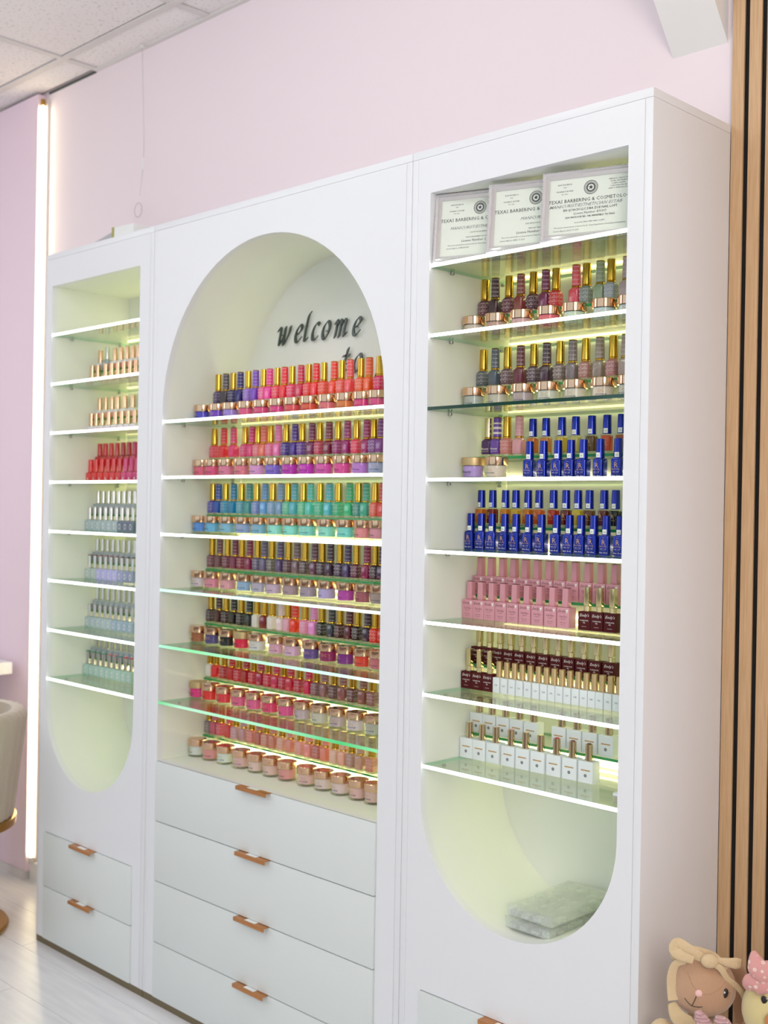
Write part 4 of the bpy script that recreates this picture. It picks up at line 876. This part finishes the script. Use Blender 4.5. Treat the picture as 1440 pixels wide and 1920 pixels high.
for i in range(N):
    a = 2 * PI * i / N; c_ = Vector((-.002 + .02 * math.cos(a), 0, -.512 + .022 * math.sin(a))); r = []
    for j in range(6):
        b_ = 2 * PI * j / 6; dr = Vector((math.cos(a), 0, math.sin(a)))
        r.append(bm.verts.new(c_ + dr * .0012 * math.cos(b_) + Vector((0, .0012 * math.sin(b_), 0))))
    if pv:
        for j in range(6): bm.faces.new((pv[j], pv[(j + 1) % 6], r[(j + 1) % 6], r[j]))
    else: first = r
    pv = r
for j in range(6): bm.faces.new((pv[j], pv[(j + 1) % 6], first[(j + 1) % 6], first[j]))
link('ring', mesh_bm('ring', bm, th), t)
link('ceiling_hook', cyl(.006, .004, -.008, -.0022, M['sticker'], 'ceiling_hook', 10), t, (.005, 0, 0))

# ------------------------------------------------------------------ salon chair and table at the left edge
M['velvet'] = mat('beige_velvet', 'b7aa97', .75, sheen=.6)
t = thing('tub_chair', 'beige fluted tub chair with a gold rim and round gold base', 'chair', (-2.37, -.19, 0), .3)
n = 120
def shell(bm, r_o, r_i, zt, zb, a0, a1, flute, nn):
    prev = None; 
    for i in range(nn + 1):
        a = a0 + (a1 - a0) * i / nn; f = flute * abs(math.sin(a * 20)); c_, s_ = math.cos(a), math.sin(a)
        ro_t, ro_b = r_o + f, r_o * .86 + f
        pts = [(ro_b * c_, ro_b * s_, zb), (ro_t * c_, ro_t * s_, zt - .02), ((ro_t - .012) * c_, (ro_t - .012) * s_, zt), ((r_i + .008) * c_, (r_i + .008) * s_, zt), (r_i * c_, r_i * s_, zt - .02), (r_i * .88 * c_, r_i * .88 * s_, zb)]
        r = [bm.verts.new(p) for p in pts]
        if prev:
            for j in range(6): bm.faces.new((prev[j], prev[(j + 1) % 6], r[(j + 1) % 6], r[j]))
        else: bm.faces.new(r[::-1])
        prev = r
    bm.faces.new(prev)
bm = bmesh.new(); shell(bm, .262, .212, .675, .35, -1.2, PI + 1.0, .006, 160); link('backrest', mesh_bm('backrest', bm, M['velvet'], 60), t)
link('seat', ringsolid([(.35, .40, .40, 2), (.36, .415, .415, 2), (.44, .415, .415, 2), (.46, .38, .38, 2)], M['velvet'], 'seat', 40), t)
link('gold_rim', ringsolid([(.318, .44, .44, 2), (.322, .475, .475, 2), (.346, .480, .480, 2), (.349, .46, .46, 2)], M['brass'], 'gold_rim', 64), t)
link('pole', cyl(.03, .03, .02, .318, M['brass'], 'pole', 24), t)
link('base', ringsolid([(0, .44, .44, 2), (.010, .445, .445, 2), (.016, .435, .435, 2), (.022, .16, .16, 2)], M['brass'], 'base', 64), t)
t = thing('nail_table', 'white table end behind the beige chair at the left edge', 'table', (-3.1, -.02, 0))
link('tabletop', boxme('tabletop', -.45, .424, -.22, .24, .715, .757, M['white'], .004), t)
for x in (-.38, .375): link('leg', boxme('leg', x - .03, x + .03, -.18, .18, 0, .715, M['wallwhite'], .003), t)

# ------------------------------------------------------------------ plush toys on the bench
t = thing('low_bench', 'low white bench below the plush toys, right of the cabinets', 'bench', (.33, -.02, 0))
link('seat', boxme('seat', -.28, .28, -.22, .22, .255, .28, M['wallwhite'], .003), t)
for x in (-.25, .25):
    for y in (-.19, .19): link('leg', boxme('leg', x - .018, x + .018, y - .018, y + .018, 0, .255, M['wallwhite'], .002), t)

def ribbed(name, a, b, scale, axis='Z'):
    mt = mat(name, a, .85, sheen=.4); nt = mt.node_tree
    tc = nt.nodes.new('ShaderNodeTexCoord'); wv = nt.nodes.new('ShaderNodeTexWave'); wv.inputs['Scale'].default_value = scale
    wv.bands_direction = 'X'; wv.inputs['Distortion'].default_value = .6; wv.inputs['Detail'].default_value = 1
    mp = nt.nodes.new('ShaderNodeMapping'); mp.inputs['Rotation'].default_value = (0, .12, -.68)
    cr = nt.nodes.new('ShaderNodeValToRGB'); cr.color_ramp.elements[0].color = lin(b); cr.color_ramp.elements[1].color = lin(a)
    nt.links.new(tc.outputs['Object'], mp.inputs[0]); nt.links.new(mp.outputs[0], wv.inputs[0]); nt.links.new(wv.outputs['Fac'], cr.inputs[0])
    nt.links.new(cr.outputs[0], nt.nodes['Principled BSDF'].inputs['Base Color'])
    bp = nt.nodes.new('ShaderNodeBump'); bp.inputs['Strength'].default_value = .35; bp.inputs['Distance'].default_value = .001
    nt.links.new(wv.outputs['Fac'], bp.inputs['Height']); nt.links.new(bp.outputs[0], nt.nodes['Principled BSDF'].inputs['Normal'])
    return mt
tan = ribbed('tan_rib_knit', 'cba384', 'b48b6c', 150)
cream = mat('cream_linen', 'd8bf98', .9, sheen=.3, bump=(160, .5, .003))
cream2 = mat('cream_collar', 'd2b88f', .9, sheen=.3, bump=(120, .35, .003))
thread = mat('black_thread', '16120f', .5)
pinkn = mat('pink_nose', 'f2c4bf', .7)
Rv = Vector((.78, .625, 0)); Fv = Vector((.625, -.78, 0)); Uv = Vector((0, 0, 1))
def frame_at(c, pxm):
    def q(u, v, f=0): return Rv * ((u - c[0]) / pxm) + Uv * (-(v - c[1]) / pxm) + Fv * f
    return q
rb = Vector((.12, .0076, .5228)); q = frame_at((1318, 1846), 1130)
t = thing('plush_rabbit', 'tan knitted plush rabbit with a cream bow, sitting against the right cabinet', 'plush toy', (rb.x, rb.y, .28))
hc = Vector((0, 0, rb.z - .28))
def on_head(u, v, lift=0):
    """point on the head's surface in front of the given offsets"""
    a = (u - 1318) / 1130; b = -(v - 1846) / 1130; k = 1 - (a / .0535) ** 2 - (b / .050) ** 2
    return hc + Rv * a + Uv * b + Fv * (.050 * math.sqrt(max(k, 0.0)) + lift)
rot = Matrix((Rv, Fv, Uv)).transposed()
bm = bmesh.new(); bmesh.ops.create_uvsphere(bm, u_segments=48, v_segments=32, radius=1)
for v in bm.verts:
    p = v.co.copy(); w_ = 1 + .06 * (-p.z) * (1 if p.z < 0 else 0)
    p = Vector((p.x * .0535 * w_, p.y * .050, p.z * .050)); v.co = hc + Rv * p.x + Fv * p.y + Uv * p.z
link('head', mesh_bm('head', bm, tan, 80), t)
link('nose', ball('nose', on_head(1302, 1842, -.001), (.0062, .0035, .006), pinkn, rot), t)
link('mouth', sweepme('mouth', [on_head(1297, 1848, .0006), on_head(1294, 1858, .0006), on_head(1291, 1868, .0006)], .0013, .0013, Fv, thread, 6, 3), t)
link('mouth', sweepme('mouth', [on_head(1278, 1857, .0006), on_head(1285, 1865, .0006), on_head(1291, 1869, .0006), on_head(1300, 1869, .0006), on_head(1309, 1867, .0006)], .0012, .0012, Fv, thread, 6, 3), t)
er_ = Matrix((Rv, Fv, Uv)).transposed() @ Matrix.Rotation(.28, 3, 'Y')
for (u, v) in ((1350.5, 1842), (1268.5, 1814)):
    e_ = link('eye', ball('eye', on_head(u, v, -.0008), (.0050, .0028, .0086), thread, er_), t)
    link('eye_glint', ball('eye_glint', on_head(u - 1.5, v - 3, .0016), (.0014, .0008, .0018), M['sticker'], rot), e_)  # small white ball put in as the eye's highlight
bm = bmesh.new()
for i, (du, dv) in enumerate(((6, 5), (7, 2), (5, 8), (7, -1))):
    sweep(bm, [on_head(1350.5 + du * .6, 1842 + dv, .001), on_head(1350.5 + du * 1.5, 1842 + dv * 1.25 + 1, .0012)], .0005, .0005, Fv, 5, 0, 2)
link('eyelashes', mesh_bm('eyelashes', bm, thread), t)
link('seam', sweepme('seam', [on_head(1304, 1842, .0001), on_head(1322, 1841, .0001), on_head(1340, 1832, .0001), on_head(1352, 1822, .0001)], .0006, .0005, Fv, mat('seam_tan', 'a67f62', .9), 5, 4), t)
link('seam', sweepme('seam', [on_head(1299, 1838, .0001), on_head(1290, 1828, .0001), on_head(1284, 1812, .0001), on_head(1283, 1800, .0001)], .0006, .0005, Fv, M['copper'] if False else mat('seam_tan2', 'a67f62', .9), 5, 4), t)
link('ear', sweepme('ear', [hc + q(1360, 1808, -.01), hc + q(1382, 1822, -.022), hc + q(1394, 1850, -.026), hc + q(1395, 1890, -.024), hc + q(1390, 1925, -.02)], [.020, .028, .030, .032, .026, .010], [.010, .010, .008, .007, .006], Fv, tan, 12, 6), t)
link('headband', sweepme('headband', [on_head(1262, 1803, .000), on_head(1275, 1793, .004), on_head(1296, 1785, .008), on_head(1318, 1784, .010), on_head(1340, 1793, .004), on_head(1356, 1808, .001)], [.014, .026, .027, .018, .014, .010], [.004, .005, .006, .006, .004, .003], Fv, cream, 12, 6), t)
link('bow_loop', sweepme('bow_loop', [hc + q(1310, 1782, .034), hc + q(1285, 1768, .036), hc + q(1264, 1755, .034), hc + q(1258, 1768, .034), hc + q(1268, 1777, .038), hc + q(1292, 1784, .040)], [.014, .020, .016, .018, .018, .012], [.003, .004, .004, .004, .003, .003], Fv, cream, 12, 6), t)
link('bow_loop', sweepme('bow_loop', [hc + q(1328, 1783, .036), hc + q(1350, 1786, .036), hc + q(1370, 1788, .034), hc + q(1380, 1789, .032)], [.009, .014, .019, .015], [.005, .006, .005, .002], Fv, cream, 12, 6), t)
link('bow_knot', ball('bow_knot', hc + q(1322, 1784, .040), (.0145, .008, .0115), cream, rot), t)
link('bow_tail', sweepme('bow_tail', [hc + q(1278, 1790, .032), hc + q(1262, 1800, .026), hc + q(1256, 1825, .022), hc + q(1257, 1850, .022), hc + q(1260, 1868, .024)], [.010, .013, .015, .016, .018], [.003, .002, .002, .002, .002], Fv, cream, 10, 6), t)
link('bow_tail', sweepme('bow_tail', [hc + q(1326, 1788, .040), hc + q(1342, 1797, .040), hc + q(1356, 1818, .034), hc + q(1372, 1832, .026), hc + q(1386, 1850, .020), hc + q(1390, 1864, .018)], [.008, .011, .010, .010, .008, .004], [.003, .003, .002, .002, .002, .002], Fv, cream, 10, 6), t)
# dressed body: one continuous seated figure (skinned skeleton), then the dress and collar over it
def skinned(name, verts, edges, radii, mt, levels=2):
    me = bpy.data.meshes.new(name + '_skel'); me.from_pydata([tuple(v) for v in verts], edges, []); ob = bpy.data.objects.new('skel', me); COL.objects.link(ob)
    sk = ob.modifiers.new('s', 'SKIN'); sb_ = ob.modifiers.new('ss', 'SUBSURF'); sb_.levels = levels; sb_.render_levels = levels
    for i, r in enumerate(radii): me.skin_vertices[0].data[i].radius = (r, r); me.skin_vertices[0].data[i].use_root = (i == 0)
    dg = bpy.context.evaluated_depsgraph_get(); dg.update(); out = bpy.data.meshes.new_from_object(ob.evaluated_get(dg)); bpy.data.objects.remove(ob)
    out.materials.clear(); out.materials.append(mt); out.name = name
    for p in out.polygons: p.use_smooth = True
    return out
def L_(a, b, c): return Rv * a + Fv * b + Uv * c
link('body', skinned('body', [L_(0, 0, .045), L_(0, 0, .11), L_(0, 0, .165), L_(.045, .01, .14), L_(.065, .035, .09), L_(-.045, .01, .14), L_(-.062, .035, .09), L_(.035, .06, .022), L_(.05, .13, .018), L_(-.035, .06, .022), L_(-.05, .13, .018)],
     [(0, 1), (1, 2), (2, 3), (3, 4), (2, 5), (5, 6), (0, 7), (7, 8), (0, 9), (9, 10)], [.042, .036, .022, .016, .013, .016, .013, .020, .017, .020, .017], tan), t)
link('dress', ringsolid([(.015, .135, .110, 2), (.05, .128, .102, 2), (.11, .108, .085, 2), (.16, .082, .062, 2), (.188, .052, .045, 2)], cream, 'dress', 36), t)
link('collar', sweepme('collar', [hc + q(1258, 1876, .020), hc + q(1266, 1892, .036), hc + q(1284, 1903, .044), hc + q(1300, 1906, .046)], [.014, .026, .030, .012], [.006, .006, .006, .004], Fv, cream2, 14, 6), t)
link('collar', sweepme('collar', [hc + q(1302, 1904, .046), hc + q(1322, 1912, .046), hc + q(1345, 1910, .040), hc + q(1362, 1900, .026)], [.012, .026, .026, .012], [.006, .006, .006, .004], Fv, cream2, 14, 6), t)
link('sleeve', ball('sleeve', hc + q(1244, 1950, .0), (.024, .022, .030), cream, rot), t)

ck = Vector((.236, .036, .507)); q = frame_at((1455, 1895), 1130)
t = thing('plush_chick', 'pale yellow plush chick with orange beak and pink dotted bow', 'plush toy', (ck.x, ck.y, .28)); hc = Vector((0, 0, ck.z - .28))
yel = mat('pale_yellow_plush', 'd8c890', .95, sheen=.5, bump=(400, .4, .001)); orange = mat('orange_felt', 'c8803a', .9, sheen=.4)
def on_h2(u, v, lift=0):
    a = (u - 1455) / 1130; b = -(v - 1895) / 1130; k = 1 - (a / .054) ** 2 - (b / .054) ** 2
    return hc + Rv * a + Uv * b + Fv * (.052 * math.sqrt(max(k, 0.0)) + lift)
link('body', skinned('body', [(0, 0, .06), tuple(hc * .55), tuple(hc)], [(0, 1), (1, 2)], [.058, .046, .036], yel), t)
link('head', ball('head', hc, (.054, .052, .054), yel, rot, 40, 28), t)
e_ = link('eye', ball('eye', on_h2(1426, 1862, -.0006), (.0052, .0028, .0088), thread, Matrix((Rv, Fv, Uv)).transposed() @ Matrix.Rotation(-.5, 3, 'Y')), t)
link('eye_glint', ball('eye_glint', on_h2(1428, 1859, .0016), (.0015, .0008, .0024), M['sticker'], rot), e_)  # highlight of the chick's eye modelled as a white ball
link('beak', ball('beak', on_h2(1442, 1890, .004), (.0185, .014, .0165), orange, rot), t)
pk = mat('pink_dotted_cotton', 'd99c98', .85, sheen=.3)
nt = pk.node_tree; tc = nt.nodes.new('ShaderNodeTexCoord'); vo = nt.nodes.new('ShaderNodeTexVoronoi'); vo.inputs['Scale'].default_value = 95; vo.inputs['Randomness'].default_value = .35
cr = nt.nodes.new('ShaderNodeValToRGB'); cr.color_ramp.interpolation = 'LINEAR'
els = cr.color_ramp.elements; els[0].position = .10; els[0].color = lin('d99c98'); els[1].position = .34; els[1].color = lin('d99c98')
for p_, c_ in ((.17, 'f0dcd0'), (.24, 'f0dcd0')):
    z_ = els.new(p_); z_.color = lin(c_)
nt.links.new(tc.outputs['Object'], vo.inputs[0]); nt.links.new(vo.outputs['Distance'], cr.inputs[0]); nt.links.new(cr.outputs[0], nt.nodes['Principled BSDF'].inputs['Base Color'])
link('bow_loop', sweepme('bow_loop', [hc + q(1443, 1822, .030), hc + q(1428, 1812, .034), hc + q(1412, 1800, .034), hc + q(1406, 1776, .028)], [.010, .040, .034, .006], [.010, .020, .016, .004], Fv, pk, 14, 6), t)
link('bow_loop', sweepme('bow_loop', [hc + q(1443, 1826, .028), hc + q(1425, 1832, .030), hc + q(1406, 1838, .026), hc + q(1399, 1850, .018)], [.012, .036, .038, .012], [.010, .016, .014, .005], Fv, pk, 14, 6), t)
link('bow_loop', sweepme('bow_loop', [hc + q(1443, 1824, .030), hc + q(1462, 1812, .032), hc + q(1482, 1800, .028), hc + q(1490, 1782, .02)], [.010, .036, .034, .008], [.010, .020, .016, .004], Fv, pk, 14, 6), t)
link('bow_knot', ball('bow_knot', hc + q(1445, 1825, .036), (.008, .008, .009), pk, rot), t)

pb = Vector((.205, -.09, .28)); t = thing('knitted_bunny', 'pink knitted toy with two pointed ears in front of the plush rabbit', 'plush toy', tuple(pb))
knit = mat('pink_chunky_knit', 'e8b0b4', .9, sheen=.4); nt = knit.node_tree
tc = nt.nodes.new('ShaderNodeTexCoord'); wv = nt.nodes.new('ShaderNodeTexWave'); wv.inputs['Scale'].default_value = 55; wv.bands_direction = 'Z'; wv.inputs['Distortion'].default_value = 3; wv.inputs['Detail Scale'].default_value = 4
bp = nt.nodes.new('ShaderNodeBump'); bp.inputs['Strength'].default_value = 1; bp.inputs['Distance'].default_value = .004
cr = nt.nodes.new('ShaderNodeValToRGB'); cr.color_ramp.elements[0].color = lin('dca4a6'); cr.color_ramp.elements[1].color = lin('edbcbf')
nt.links.new(tc.outputs['Object'], wv.inputs[0]); nt.links.new(wv.outputs['Fac'], bp.inputs['Height']); nt.links.new(bp.outputs[0], nt.nodes['Principled BSDF'].inputs['Normal'])
nt.links.new(wv.outputs['Fac'], cr.inputs[0]); nt.links.new(cr.outputs[0], nt.nodes['Principled BSDF'].inputs['Base Color'])
qq = Vector((0, 0, .5021 - .28)); pq = frame_at((1372, 1925), 1180)
link('body', skinned('body', [(0, 0, .05), (0, 0, .095), (0, 0, .155)], [(0, 1), (1, 2)], [.045, .03, .042], knit), t)
e1 = [qq + pq(1329, 1886, .01), qq + pq(1334, 1897, .01), qq + pq(1343, 1915, .006), qq + pq(1352, 1945, .0)]
e2 = [qq + pq(1360, 1898, .01), qq + pq(1372, 1903, .01), qq + pq(1382, 1922, .006), qq + pq(1386, 1950, .0)]
link('ear', sweepme('ear', e1, [.010, .020, .026, .028], [.008, .014, .016, .018], Fv, knit, 14, 6), t)
link('ear', sweepme('ear', e2, [.010, .020, .028, .030], [.008, .014, .016, .018], Fv, knit, 14, 6), t)
